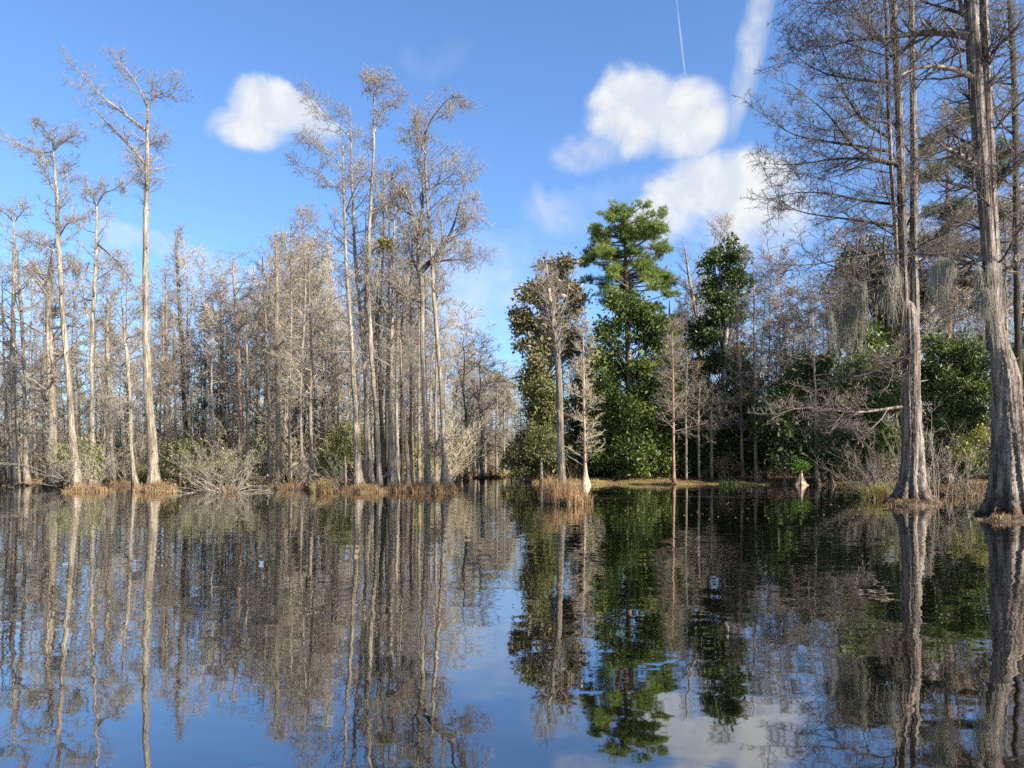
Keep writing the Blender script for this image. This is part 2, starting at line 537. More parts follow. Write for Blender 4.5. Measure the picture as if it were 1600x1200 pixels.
def trunk_mb(P, R, sides, flute=0.0, kf=7, hf=1.0, rough=0.05, seed=0, sink=0.35, tip=True):
    rng = np.random.default_rng(seed)
    n = len(P)
    th = np.arange(sides) * 2 * np.pi / sides
    ph = rng.uniform(0, 6.28, 6)
    z = P[:, 2] - P[0, 2]
    prof = np.ones((n, sides))
    prof += flute * np.exp(-z / hf)[:, None] * (np.abs(np.cos(kf / 2 * th[None] + ph[0] + 0.5 * np.sin(2 * th[None] + ph[1]))) - 0.45)
    prof += rough * np.sin(3 * th[None] + ph[2] + 0.5 * z[:, None]) * 0.6
    prof += rough * np.sin(8 * th[None] + ph[3] + 1.1 * np.sin(0.6 * z[:, None] + ph[4]))
    prof += rough * 0.7 * rng.normal(size=(n, sides))
    if sides > 40:
        for kk in (13, 17, 23, 29):
            prof += .028 * np.abs(np.sin(kk / 2 * th[None] + rng.uniform(0, 6.28) + .8 * np.sin(.7 * z[:, None] + rng.uniform(0, 6.28)) + .25 * z[:, None] * rng.normal())) - .015
        prof += flute * .5 * np.exp(-z / (hf * 3.5))[:, None] * (np.abs(np.cos(kf / 2 * th[None] + ph[0] + .3 * np.sin(1.2 * z[:, None]))) - .5)
    V = np.empty((n, sides, 3))
    V[..., 0] = P[:, 0:1] + R[:, None] * prof * np.cos(th)
    V[..., 1] = P[:, 1:2] + R[:, None] * prof * np.sin(th)
    V[..., 2] = P[:, 2:3]
    low = V[:1].copy()
    low[..., 2] -= sink
    V = np.concatenate([low, V])
    n += 1
    j = np.arange(sides)
    jn = (j + 1) % sides
    i = np.arange(n - 1)[:, None] * sides
    q = np.stack([i + j, i + jn, i + sides + jn, i + sides + j], 2).reshape(-1, 4)
    top = P[-1] + np.array([0, 0, R[-1]])
    mb = MB()
    tr = np.stack([(n - 1) * sides + j, (n - 1) * sides + jn, np.full(sides, n * sides)], 1)
    mb.add(np.concatenate([V.reshape(-1, 3), top[None]]), q, tr)
    return mb


def blades(n, base_xy, spread, h, wid, rng, droop=0.5, lean=0.5, zf=None):
    """grass blades as two-segment strips"""
    a = rng.uniform(0, 6.283, n)
    rr = np.sqrt(rng.random(n))
    p = np.stack([base_xy[0] + spread[0] * rr * np.cos(a), base_xy[1] + spread[1] * rr * np.sin(a), np.zeros(n)], 1)
    p[:, 2] = zf(p) if zf is not None else 0.0
    hh = h * rng.uniform(0.45, 1.15, n)
    b = rng.uniform(0, 6.283, n)
    ld = np.stack([np.cos(b), np.sin(b), 0 * b], 1) * (rng.random(n) * lean)[:, None]
    ld[:, :2] += (p[:, :2] - np.array(base_xy)) / (np.array(spread) + 1e-6) * 0.35 * lean
    c = rng.uniform(0, 3.1416, n)
    sd_ = np.stack([np.cos(c), np.sin(c), 0 * c], 1) * (wid / 2)
    m1 = p + (UP + ld * 0.5) * (hh * 0.55)[:, None]
    tp = p + (UP * (1 - droop * 0.4 * rng.random(n))[:, None] + ld * (1.0 + droop)) * hh[:, None]
    V = np.stack([p - sd_, p + sd_, m1 + sd_ * .8, m1 - sd_ * .8, tp], 1)
    q = np.arange(n)[:, None] * 5 + np.array([0, 1, 2, 3])
    tr = np.arange(n)[:, None] * 5 + np.array([3, 2, 4])
    return V.reshape(-1, 3), q, tr


def leaves(C, size, rng, asp=0.45, out=None, flat=0.5):
    """rhombic leaves, folded a little, at points C"""
    n = len(C)
    d = unit(rng.normal(size=(n, 3)) + (0 if out is None else out * 0.8))
    nrm = unit(rng.normal(size=(n, 3)) + UP * flat * 2)
    s_ = unit(np.cross(d, nrm))
    L = size * np.exp(rng.normal(0, .35, n))[:, None]
    mid = C + d * L * .5
    nn = np.cross(s_, d)
    V = np.stack([C, mid + s_ * L * asp * .5 + nn * L * .08, C + d * L, mid - s_ * L * asp * .5 + nn * L * .08], 1)
    tr = np.concatenate([np.arange(n)[:, None] * 4 + np.array([0, 1, 2]), np.arange(n)[:, None] * 4 + np.array([0, 2, 3])])
    return V.reshape(-1, 3), tr


def moss_strands(mb, C, Lm, rng, per=15, rad=0.16, fine=1.0):
    """curtains of hanging strands below the points C"""
    n = len(C)
    if n == 0:
        return
    p = np.repeat(C, per, 0) + rng.normal(size=(n * per, 3)) * np.array([rad, rad, rad * .9])
    L = np.repeat(rng.uniform(.3, 1.2, n) * Lm, per) * rng.uniform(.15, 1.0, n * per)
    k = 4
    per_ = per
    pts = [p]
    cur = p
    pull = np.repeat(C, per, 0)
    for i in range(k - 1):
        st = np.stack([rng.normal(size=len(p)) * .26, rng.normal(size=len(p)) * .26, -np.ones(len(p)) * rng.uniform(.6, 1.3, len(p))], 1)
        cur = cur + st * (L / (k - 1))[:, None]
        cur[:, :2] += (pull[:, :2] - cur[:, :2]) * .3
        pts.append(cur)
    PP = np.stack(pts, 1)
    RR = np.tile(np.array([.005, .015, .012, .002]), (len(p), 1)) * fine * rng.uniform(.6, 1.3, (len(p), 1))
    mb.tubes(PP, RR, 3)


# ------------------------------------------------------------------ ground and water
SHORE = [(-900, 752), (-300, 752), (0, 752), (200, 754), (400, 755), (560, 757), (690, 757), (712, 752), (722, 747), (745, 744), (795, 744),
         (818, 752), (835, 756), (1000, 757), (1250, 757), (1370, 759), (1400, 764), (1480, 768), (1560, 772), (1640, 780), (1800, 786), (2400, 790)]
SH_R = np.array([(x - 800) / F for x, _ in SHORE])
SH_D = np.array([DY(y) for _, y in SHORE])


def shore_d(x, y):
    r = x / np.maximum(y, 1.0)
    s_ = np.interp(r, SH_R, SH_D)
    return s_ + 0.8 * np.sin(x * 0.9) + 0.5 * np.sin(x * 2.3 + 1.0)


def ground_z(x, y):
    d = y - shore_d(x, y)
    z = np.where(d > 0, 0.32 * (1 - np.exp(-d / 1.6)) + np.minimum(d, 60) * 0.012, np.maximum(d * 0.3, -0.8))
    return z + np.where(d > 0.4, 0.07 * np.sin(x * 1.7 + y * .6) * np.sin(y * 1.3), 0)


nr, ny = 240, 150
rr = np.linspace(-1.5, 1.5, nr)
yy = np.concatenate([np.linspace(18, 110, 110), np.geomspace(112, 2500, ny - 110)])
RG, YG = np.meshgrid(rr, yy)
XG = RG * YG
ZG = ground_z(XG, YG)
mb = MB()
idx = np.arange(nr * ny).reshape(ny, nr)
mb.add(np.stack([XG, YG, ZG], -1), np.stack([idx[:-1, :-1], idx[:-1, 1:], idx[1:, 1:], idx[1:, :-1]], -1))
g = mb.build('ground', M['litter'], smooth=True)
g['kind'] = 'structure'
g['label'] = 'brown leaf-strewn bank around the pond'
mb = MB()
mb.add([(-2500, -2500, 0), (2500, -2500, 0), (2500, 2500, 0), (-2500, 2500, 0)], [(0, 1, 2, 3)])
wtr = mb.build('water', M['water'])
wtr['kind'] = 'structure'
wtr['label'] = 'dark still pond water mirroring the trees'


# ------------------------------------------------------------------ trees
def crown_levels(mb, P1, R1, n2, L2, n3, L3, n4=0, L4=0.3, rng=None, trop=0.05, ang=55, rmin=0.007, planar=.6, sides=5, bias=None):
    """fill a crown mesh with limbs P1 and two or three further orders of branching"""
    mb.tubes(P1, R1, sides)
    P2, R2 = grow(P1, R1, n2, .15, 1.0, L2, (ang, 14), 5, .16, trop, .6, rmax=.06, rmin=rmin * 1.4, planar=planar, rng=rng, bias=bias)
    mb.tubes(P2, R2, 3)
    P3_, R3 = grow(P2, R2, n3, .1, 1.0, L3, (50, 16), 3 if n4 else 2, .2, trop, .6, rmax=.02, rmin=rmin * (1.0 if n4 else 1.2), planar=planar * .7, rng=rng, bias=bias)
    mb.tubes(P3_, R3, 3)
    if n4:
        P4, R4 = grow(P3_, R3, n4, .2, 1.0, L4, (45, 16), 2, .2, trop, .7, rmax=.012, rmin=rmin * .9, planar=.3, rng=rng)
        mb.tubes(P4, R4, 3)
    return P2, R2, P3_


def limb_path(pts, D, dy, r0, r1, n=12):
    q = np.array([[*P3(x, y, D + dy * (i / (len(pts) - 1)))] for i, (x, y) in enumerate(pts)])
    P = resample(q, n)
    return P, r1 + (r0 - r1) * (1 - np.linspace(0, 1, n)) ** 1.5


def cypress(label, D, spec, bk='grey', tw='twig_crown', seed=1, nl=27, t0=.3, L1=3.0, top=1.0, limbs=(), n2=7, L2=1.4, n3=6, L3=.64,
            fuzz=0, fuzzL=.5, moss=0, mossL=.9, catkin=0, flute=.35, sides=14, lean=0.0, trop=.05, elev=70, n4=0, name='cypress_tree', group=None, stems=(),
            cat='tree', bias=None, nlimb2=9, limbL=1.5, rmin=0.009, nring=36, kf=7, rough=.05, hf=1.0, prof=None, extra=None, mossm='moss', sauto=None):
    rng = np.random.default_rng(seed)
    P, R = trunk_path(spec, D, lean, nring)
    base = P[0].copy()
    base[2] = 0.0
    root = thing(name, label, cat, base, group)
    H = P[-1, 2]
    Pl = P - base
    wig = np.cumsum(rng.normal(size=(len(P), 2)), 0)
    wig -= np.linspace(0, 1, len(P))[:, None] * wig[-1]
    Pl[:, :2] += wig * H * 0.0006
    trunk_mb(Pl, R, sides, flute, kf, hf, rough, seed).build('trunk', M[bk], root, True)
    auto = []
    for sp in stems:
        SP, SR = trunk_path(sp, D, lean, 26, False)
        SP = SP - base
        auto.append((SP, SR))
        trunk_mb(SP, SR, max(8, sides - 6), 0, 5, 1, rough, seed + 3, sink=0.02).build('stem', M[bk], root, True)
    sb = MB()
    A0, B0 = grow(Pl[None], R[None], 9, .06, .9, .55, (75, 18), 4, .2, .03, .35, rmax=.05, rmin=.014, planar=0, rng=np.random.default_rng(seed + 900), taper=0)
    sb.tubes(A0, np.maximum(B0, .012), 5)
    sb.build('dead_stubs', M['dark' if bk == 'dark' else 'grey'], root, kind='stuff')
    mb = MB()
    tips = []
    if nl:
        pr = prof or (lambda u: (0.55 + 0.75 * np.sin(np.pi * np.clip(u, 0, 1) ** .8)) * (1 - .25 * u))
        P1, R1 = grow(Pl[None], R[None], nl, t0, .985, lambda t, p: L1 * pr((t - t0) / (1 - t0)), (elev, 14), 7, .13, trop, .42, rmax=.12, rmin=.018, planar=0, rng=rng, bias=bias)
        P2, R2, P3_ = crown_levels(mb, P1, R1, n2, L2, n3, L3, n4, .25, rng, trop, rmin=rmin)
        tips += [P1.reshape(-1, 3), P2[:, 1:].reshape(-1, 3)]
    for i, lb in enumerate(limbs):
        pts, r0, r1 = lb[:3]
        dy = lb[3] if len(lb) > 3 else rng.uniform(-1.5, 1.5)
        LP, LR = limb_path(pts, D, dy, r0, r1)
        LP = LP - base
        lo = MB().tubes(LP[None], LR[None], 6).build('limb', M[lb[4] if len(lb) > 4 else bk], root, True)
        lm_ = MB()
        P2, R2 = grow(LP[None], LR[None], nlimb2, .12, 1.0, limbL, (52, 14), 6, .14, trop, .6, rmax=.06, rmin=.014, planar=.55, rng=rng, taper=.4)
        P3a, R3a, P4a = crown_levels(lm_, P2, R2, n2, L2, n3, L3, n4, .25, rng, trop, rmin=rmin, sides=4)
        lm_.build('twigs', M[tw], lo, kind='stuff')
        tips += [LP, P2.reshape(-1, 3), P3a[:, 1:].reshape(-1, 3)]
    if sauto:
        for (SP, SR), (na, t0_, La, bs_) in zip(auto, sauto):
            if not na:
                continue
            A1, B1 = grow(SP[None], SR[None], na, t0_, .8, La, (62, 16), 11, .10, .05, .3, rmax=.055, rmin=.02, planar=0, rng=rng, bias=bs_, taper=.1)
            for j in range(na):
                lo = MB().tubes(A1[j:j + 1], B1[j:j + 1], 5).build('limb', M['dark'], root, True)
                lm_ = MB()
                A2, B2 = grow(A1[j:j + 1], B1[j:j + 1], 13, .15, 1.0, limbL * .9, (45, 14), 6, .13, .05, .6, rmax=.03, rmin=.010, planar=.5, rng=rng, taper=.5)
                crown_levels(lm_, A2, B2, n2 - 2, L2 * 1.1, n3 - 2, L3 * 1.15, n4, .25, rng, trop, rmin=rmin, sides=4)
                lm_.build('twigs', M[tw], lo, kind='stuff')
                tips += [A2.reshape(-1, 3)]
    if mb.n:
        mb.build('crown', M[tw], root)
    if fuzz:
        mb = MB()
        PF, RF = grow(Pl[None], np.minimum(R, .05)[None], int(fuzz * .6), .1, .97, fuzzL, (95, 25), 3, .35, -.06, .4, rmax=.018, rmin=.011, planar=0, taper=.2, rng=rng)
        # start on the bark
        mb.tubes(PF, RF, 3)
        PG, RG_ = grow(PF, RF, 2, .2, 1.0, fuzzL * .5, (50, 20), 3, .3, -.05, .8, rmax=.012, rmin=.008, planar=0, rng=rng)
        mb.tubes(PG, RG_, 3)
        mb.build('vine_tangle', M['twig'], root, kind='stuff')
    if moss and tips:
        allp = np.concatenate(tips)
        C = allp[rng.choice(len(allp), min(moss, len(allp)), replace=False)]
        mb = MB()
        moss_strands(mb, C, mossL, rng)
        mb.build('hanging_moss', M[mossm], root, kind='stuff')
    if catkin and tips:
        allp = np.concatenate(tips[1:] if len(tips) > 1 else tips)
        C = allp[rng.choice(len(allp), min(catkin, len(allp)), replace=False)] + rng.normal(size=(min(catkin, len(allp)), 3)) * .15
        n = len(C)
        h = rng.uniform(.14, .34, n)
        wv = rng.uniform(.018, .04, n)
        z = np.zeros(n)
        V = np.stack([C, C + np.stack([wv, z, -h * .6], 1), C + np.stack([-wv * .5, wv * .87, -h * .6], 1), C + np.stack([-wv * .5, -wv * .87, -h * .6], 1), C + np.stack([z, z, -h], 1)], 1)
        tr = np.concatenate([np.arange(n)[:, None] * 5 + np.array(q_) for q_ in ((0, 1, 2), (0, 2, 3), (0, 3, 1), (4, 2, 1), (4, 3, 2), (4, 1, 3))])
        mb = MB()
        mb.add(V, tris=tr)
        mb.build('catkins', M['catkin'], root, kind='stuff')
    if extra:
        extra(root, base)
    return root


def proto(seed, H=18.0, r=.16, nl=24, t0=.25, L1=2.6, n2=7, L2=1.25, n3=6, L3=.65, sides=7, elev=62, trop=.07, lean=.9, conical=False, rmin=.015):
    """trunk and crown meshes of one kind of background tree, its base at the origin"""
    rng = np.random.default_rng(seed)
    z = np.linspace(0, H, 24)
    P = np.stack([np.cumsum(rng.normal(size=24)) * .05 + lean * rng.normal() * (z / H) ** 1.3, np.cumsum(rng.normal(size=24)) * .05, z], 1)
    P -= P[0] * np.array([1, 1, 0])
    R = r * (1 - .9 * z / H) * (1 + 1.1 * np.exp(-z / .8))
    tm = trunk_mb(P, R, sides, .25, 6, .8, .05, seed)
    pr = (lambda u: 1.15 - .95 * u) if conical else (lambda u: (.5 + .8 * np.sin(np.pi * u ** .8)) * (1 - .2 * u))
    mb = MB()
    P1, R1 = grow(P[None], R[None], nl, t0, .985, lambda t, p: L1 * pr((t - t0) / (1 - t0)), (elev, 14), 6, .14, trop, .42, rmax=.09, rmin=.02, planar=0, rng=rng)
    crown_levels(mb, P1, R1, n2, L2, n3, L3, 0, 0, rng, trop, rmin=rmin, sides=4)
    return tm, mb


def broadleaf(label, D, lobes, base_px, leafmat, seed, size=.24, per_m3=10, bk='grey', cat='tree', name='evergreen_tree', trunk_w=14, cl=26, rad=.55, twigs=True, group=None, depth=1.0, clusters=None):
    """lobes: (x, y, rx, ry) pixel ellipses giving the crown's outline"""
    rng = np.random.default_rng(seed)
    bx, by = base_px
    base = P3(bx, by, D)
    base[2] = max(0.0, float(ground_z(base[0], D)))
    root = thing(name, label, cat, base, group)
    C = []
    centers = []
    k = D / F
    for (x, y, rx, ry) in lobes:
        c = P3(x, y, D) - base
        c[1] += rng.uniform(-.4, .4) * rx * k
        a = np.array([rx * k, min(rx, ry) * k * depth, ry * k])
        centers.append((c, a))
        vol = 4.19 * a[0] * a[1] * a[2]
        n = int(clusters if clusters else max(20, vol ** .72 * 10.5))
        ns = 9
        sub = c + unit(rng.normal(size=(ns, 3))) * a * rng.uniform(.35, .95, (ns, 1))
        which = rng.integers(0, ns, n)
        u = unit(rng.normal(size=(n, 3))) * (rng.random((n, 1)) ** .33)
        q = sub[which] + u * a * rng.uniform(.3, .55, (ns, 1))[which] * (1 + .2 * rng.normal(size=(n, 1)))
        C.append(q)
    C = np.concatenate(C)
    C = C[C[:, 2] > .15]
    pts = np.repeat(C, cl, 0) + rng.normal(size=(len(C) * cl, 3)) * rad * np.array([.55, .55, .42]) * np.repeat(rng.uniform(.6, 1.3, (len(C), 1)), cl, 0)
    mid = C.mean(0)
    V, tr = leaves(pts, size * 1.08, rng, asp=.5, out=unit(pts - np.repeat(C, cl, 0)), flat=.6)
    mb = MB()
    mb.add(V, tris=tr)
    mb.build('crown', M[leafmat], root)
    # trunk and limbs reaching the lobes
    mbt = MB()
    ztop = max(c[2] + a[2] * .5 for c, a in centers)
    top = max(centers, key=lambda q: q[0][2])[0]
    tp = resample(np.array([[0, 0, 0, 1.3], [0, 0, .4, 1.0], [top[0] * .3, top[1] * .3, ztop * .45, .75], [top[0], top[1], ztop, .15]]), 20)
    r0 = trunk_w * k / 2
    trunk_mb(tp[:, :3], tp[:, 3] * r0, 10, .2, 6, .6, .05, seed).build('trunk', M[bk], root, True)
    if twigs and cat == 'tree':
        lb = MB()
        sel = C[rng.choice(len(C), min(len(C), 90), replace=False)]
        n = 6
        s0 = np.stack([np.interp(np.clip(sel[:, 2] * .75, 0, ztop), tp[:, 2], tp[:, i]) for i in range(3)], 1)
        u = np.linspace(0, 1, n)[None, :, None]
        PP = s0[:, None] * (1 - u) + sel[:, None] * u + rng.normal(size=(len(sel), n, 3)) * .12 * u * (1 - u) * 4
        lb.tubes(PP, np.tile(np.linspace(.05, .012, n), (len(sel), 1)) * (r0 / .15) ** .5, 4)
        lb.build('branches', M['twig_dark'], root)
    return root


# ---- the left stand of cypresses ---------------------------------------------------
LIGHT = dict(bk='pale')
cypress('tall straight pale cypress with two long limbs reaching up left', DY(766), [(241, 766, 42), (240, 750, 28), (237, 700, 22), (233, 630, 19), (230, 540, 17), (229, 450, 14), (228, 380, 12), (229, 310, 11), (231, 250, 9), (231, 200, 7), (231, 165, 5)],
        bk='pale', seed=11, nl=7, t0=.74, L1=1.3, sides=22, flute=.3, nring=60, n2=7, L2=.95, n3=7, L3=.42, limbL=1.35, nlimb2=12, n4=0, rmin=.007,
        limbs=[([(227, 203), (187, 173), (147, 140), (123, 110), (103, 90)], .11, .02, -1.0, 'grey'), ([(230, 260), (213, 237), (177, 203), (153, 177), (137, 153), (117, 127)], .12, .02, 1.0, 'grey'),
               ([(230, 165), (217, 137), (200, 110), (177, 90)], .09, .02, .4), ([(231, 168), (240, 150), (263, 143), (280, 133)], .08, .02, -.5),
               ([(231, 262), (217, 262), (212, 252), (214, 245)], .07, .03, -.2, 'dark'), ([(229, 310), (229, 295), (226, 270)], .06, .02, -.3, 'dark'), ([(231, 228), (238, 224), (246, 221)], .05, .02, .3, 'dark')])

cypress('tall pale cypress with flat spreading top left of the tallest one', DY(765), [(121, 765, 30), (118, 735, 18), (111, 650, 13), (105, 570, 12), (98, 480, 11), (94, 420, 10), (91, 370, 10), (88, 320, 8), (85, 270, 6), (83, 234, 4)],
        bk='pale', seed=12, nl=18, t0=.52, L1=1.9, sides=18, n2=6, L2=.8, n3=6, L3=.4, limbL=.9, nlimb2=9, moss=26, n4=1, trop=.1,
        limbs=[([(83, 236), (60, 240), (30, 225), (5, 213)], .07, .02, .5, 'grey'), ([(84, 236), (92, 226), (110, 215), (124, 207)], .07, .02, -.5, 'grey'), ([(83, 240), (84, 222), (72, 205), (58, 192)], .07, .02, .8, 'dark'),
               ([(86, 300), (70, 270), (62, 245), (58, 225)], .05, .015, -.7), ([(91, 330), (103, 300), (105, 270), (112, 250)], .05, .015, .6), ([(92, 370), (104, 350), (125, 342)], .06, .02, .3, 'dark'), ([(90, 395), (60, 380), (38, 365)], .06, .02, -.3)])

cypress('mossy crooked cypress with forked top beside the tallest cypress', DY(758), [(146, 758, 24), (145, 738, 14), (143, 690, 10), (142, 620, 9), (141, 560, 9), (145, 480, 9), (149, 410, 8), (150, 350, 6), (151, 318, 3)],
        bk='pale', seed=13, nl=20, t0=.48, L1=2.4, n2=6, L2=.9, n3=6, L3=.42, moss=70, mossL=1.1, n4=1, trop=.09,
        limbs=[([(151, 322), (162, 300), (180, 297), (196, 280)], .07, .02, .5, 'dark'), ([(151, 322), (140, 300), (133, 285)], .06, .02, -.5, 'dark'), ([(150, 380), (175, 400), (200, 430), (215, 460)], .08, .02, .4, 'dark'), ([(148, 425), (125, 423), (100, 420)], .07, .02, -.4)])

MID = [
    # label, base y, spec, options
    ('thin pale leaning trunk at the left edge of the picture', 757, [(16, 757, 9), (13, 720, 7), (11, 660, 5), (7, 580, 5), (4, 480, 4), (3, 420, 2)], dict(bk='pale', nl=18, t0=.35)),
    ('shaggy cypress with two bare horns on top at far left', 758, [(27, 758, 18), (26, 735, 13), (22, 660, 11), (20, 580, 11), (21, 480, 9), (22, 400, 7), (22, 346, 3)], dict(bk='pale', fuzz=700, nl=26, moss=30, limbs=[([(22, 348), (12, 336), (0, 328), (-12, 332)], .05, .015, .2, 'dark'), ([(22, 348), (34, 332), (46, 322)], .05, .015, -.2, 'dark'), ([(24, 366), (45, 377), (82, 385)], .06, .02, .3, 'dark')], nlimb2=5, limbL=.6)),
    ('pale flared cypress pressed against the horned cypress at far left', 758, [(43, 758, 22), (40, 735, 12), (39, 690, 8), (38, 640, 7), (36, 580, 8), (33, 500, 8), (29, 430, 6), (27, 385, 2)], dict(bk='pale', fuzz=420, nl=18, moss=14)),
    ('thin dark trunk on its own in the gap at left', 757, [(70, 757, 11), (70, 735, 6), (69, 700, 5), (67, 640, 4), (65, 590, 4), (66, 555, 2)], dict(bk='dark', nl=14, L1=1.6, tw='twig_dark', t0=.3)),
    ('stout vine-clad cypress with pale fluted base at left', 761, [(86, 761, 34), (85, 740, 22), (83, 700, 19), (81, 640, 18), (78, 580, 18), (76, 500, 15), (78, 430, 12), (82, 395, 5)], dict(bk='pale', fuzz=1500, fuzzL=.7, nl=30, moss=40, flute=.6, kf=9, sides=20)),
    ('slender shaggy leaning cypress right of the low olive bush', 757, [(179, 757, 11), (175, 715, 7), (172, 660, 7), (169, 580, 10), (167, 510, 9), (168, 475, 4)], dict(bk='pale', fuzz=700, nl=16, L1=2.0, moss=20, limbs=[([(168, 478), (166, 462), (161, 447)], .04, .01, .1), ([(168, 478), (178, 466), (187, 453)], .04, .01, .1)], nlimb2=3, limbL=.4)),
    ('thin pale stem leaning left behind the olive bush', 755, [(174, 755, 8), (170, 715, 6), (168, 690, 5), (160, 620, 4), (131, 470, 4), (128, 430, 2)], dict(bk='pale', nl=16, L1=1.8, t0=.45)),
    ('white curved-foot cypress just left of the tallest cypress', 762, [(213, 762, 20), (209, 740, 11), (206, 710, 8), (204, 660, 8), (203, 610, 8), (199, 560, 8), (194, 510, 6), (191, 475, 3)], dict(bk='pale', nl=24, t0=.4, fuzz=200, moss=14)),
    ('slim reddish trunk first to the right of the tallest cypress', 754, [(258, 754, 8), (258, 700, 6), (257, 650, 5), (256, 580, 4), (255, 500, 3), (254, 430, 2)], dict(bk='red', nl=22, t0=.4)),
    ('slim grey trunk second to the right of the tallest cypress', 754, [(267, 754, 8), (266, 700, 7), (264, 640, 7), (260, 560, 6), (259, 480, 4), (258, 420, 2)], dict(bk='pale', nl=26, t0=.4, fuzz=150)),
    ('very thin white trunk third to the right of the tallest cypress', 756, [(274, 756, 10), (275, 710, 6), (274, 650, 5), (272, 560, 4), (271, 480, 2)], dict(bk='pale', nl=20, t0=.35)),
    ('broken-topped vine-clad snag with a bent white tip', 753, [(291, 753, 12), (290, 690, 10), (288, 620, 9), (285, 560, 9), (281, 480, 9), (277, 420, 6), (276, 385, 4), (275, 362, 3)], dict(bk='shaggy', fuzz=900, nl=26, t0=.42, L1=2.8, moss=26, prof=lambda u: (1.1 - 1.05 * u), limbs=[([(275, 385), (277, 372), (275, 362)], .05, .03, .05, 'dark'), ([(276, 372), (283, 362), (287, 355), (283, 347)], .045, .01, .05, 'pale')], nlimb2=1, limbL=.2)),
    ('mossy grey cypress behind the big tangled bush', 752, [(317, 752, 9), (318, 680, 7), (320, 600, 6), (320, 540, 5), (318, 480, 2)], dict(nl=24, t0=.3, fuzz=300, moss=40, bk='shaggy')),
    ('shaggy brown cypress rising out of the big tangled bush', 752, [(346, 752, 10), (346, 680, 8), (345, 600, 8), (346, 520, 6), (344, 460, 3)], dict(nl=26, t0=.3, fuzz=600, moss=30, bk='shaggy')),
    ('tall cypress with orange-brown lower trunk right of the tangled bush', 755, [(384, 755, 13), (381, 700, 10), (377, 640, 10), (374, 580, 9), (371, 520, 8), (367, 460, 6), (364, 400, 2)], dict(bk='red', nl=34, t0=.38, L1=3.0, n4=1, fuzz=150)),
    ('slim blue-grey trunk close to the right of the orange-brown one', 757, [(389, 757, 15), (388, 728, 8), (388, 660, 7), (387, 600, 6), (386, 540, 4), (385, 470, 2)], dict(nl=22, t0=.4, moss=24)),
    ('grey cypress immediately left of the pointed mossy snag', 757, [(420, 757, 12), (420, 700, 8), (420, 640, 7), (417, 560, 6), (414, 480, 4), (410, 400, 2)], dict(nl=30, t0=.35, L1=2.8, bk='pale')),
    ('tall pointed dead snag wrapped in grey moss', 758, [(435, 758, 18), (436, 725, 11), (435, 620, 10), (433, 540, 11), (432, 470, 11), (432, 420, 9), (431, 385, 5), (431, 352, 1)], dict(bk='shaggy', fuzz=1700, fuzzL=.6, nl=12, t0=.3, L1=1.6, moss=50, mossL=1.6)),
    ('pale thin cypress first to the right of the mossy snag', 757, [(453, 757, 12), (454, 715, 7), (453, 640, 6), (455, 560, 5), (456, 450, 4), (455, 350, 2)], dict(bk='pale', nl=32, t0=.4, L1=3.0, elev=48, trop=.12)),
    ('grey twiggy cypress second to the right of the mossy snag', 757, [(470, 757, 11), (471, 700, 7), (470, 620, 7), (474, 540, 6), (478, 460, 5), (477, 400, 3), (474, 335, 1)], dict(nl=34, t0=.4, L1=3.0, elev=48, trop=.12, moss=20)),
    ('flared grey cypress standing behind golden grass tuft', 765, [(488, 765, 24), (487, 742, 13), (486, 700, 8), (485, 640, 7), (486, 560, 6), (483, 470, 4), (481, 395, 2)], dict(bk='pale', nl=34, t0=.35, L1=2.6, n4=1, tw='twig_tan')),
    ('grey cypress between golden grass and the wide flared trunks', 754, [(521, 754, 9), (521, 690, 7), (521, 640, 7), (519, 560, 6), (516, 450, 4), (514, 360, 2)], dict(nl=30, t0=.35, L1=2.6, bk='pale')),
    ('dark mossy stem left of the forked cypress', 758, [(649, 758, 9), (648, 660, 7), (645, 560, 6), (643, 470, 4), (641, 395, 2)], dict(bk='dark', nl=30, t0=.3, moss=50, fuzz=200)),
    ('thin brown trunk between the black trunk and the white-based cypress', 758, [(606, 758, 9), (606, 660, 7), (605, 560, 6), (606, 460, 5), (608, 380, 3), (609, 330, 1)], dict(bk='dark', nl=26, t0=.35, moss=20)),
]
for i, (lb_, by, sp, kw) in enumerate(MID):
    kw = dict(kw)
    cypress(lb_, DY(by), sp, seed=100 + i, lean=random.uniform(-1, 1), **kw)

cypress('wide-based pale cypress leaning left with long bare upper limbs', DY(767), [(561, 767, 34), (560, 745, 19), (558, 700, 14), (555, 640, 12), (551, 560, 10), (546, 480, 9), (541, 400, 7), (538, 330, 6), (537, 260, 4), (536, 228, 2)],
        bk='pale', seed=51, nl=18, t0=.4, L1=2.4, n2=7, L2=1.1, n3=6, L3=.48, n4=1, sides=18, flute=.5, kf=9, trop=.09, catkin=260, limbL=1.6,
        limbs=[([(546, 212), (520, 190), (500, 165), (482, 150)], .05, .015, .4, 'pale'), ([(538, 268), (515, 235), (490, 222), (476, 225)], .05, .015, -.5), ([(539, 300), (515, 285), (492, 262), (470, 262)], .05, .015, .6), ([(541, 330), (552, 300), (566, 275), (575, 268)], .05, .015, -.4, 'dark'), ([(545, 400), (510, 380), (485, 350), (480, 330)], .05, .015, .3)])
cypress('slender white cypress with sparse top right of the wide-based one', DY(764), [(582, 764, 20), (580, 735, 11), (577, 690, 9), (573, 630, 9), (568, 550, 8), (562, 470, 8), (556, 400, 8), (552, 340, 6), (550, 280, 5), (549, 220, 4), (546, 165, 2)],
        bk='pale', seed=52, nl=28, t0=.45, L1=2.6, n2=7, L2=1.1, n3=6, L3=.48, sides=16, trop=.12, elev=50, catkin=160)
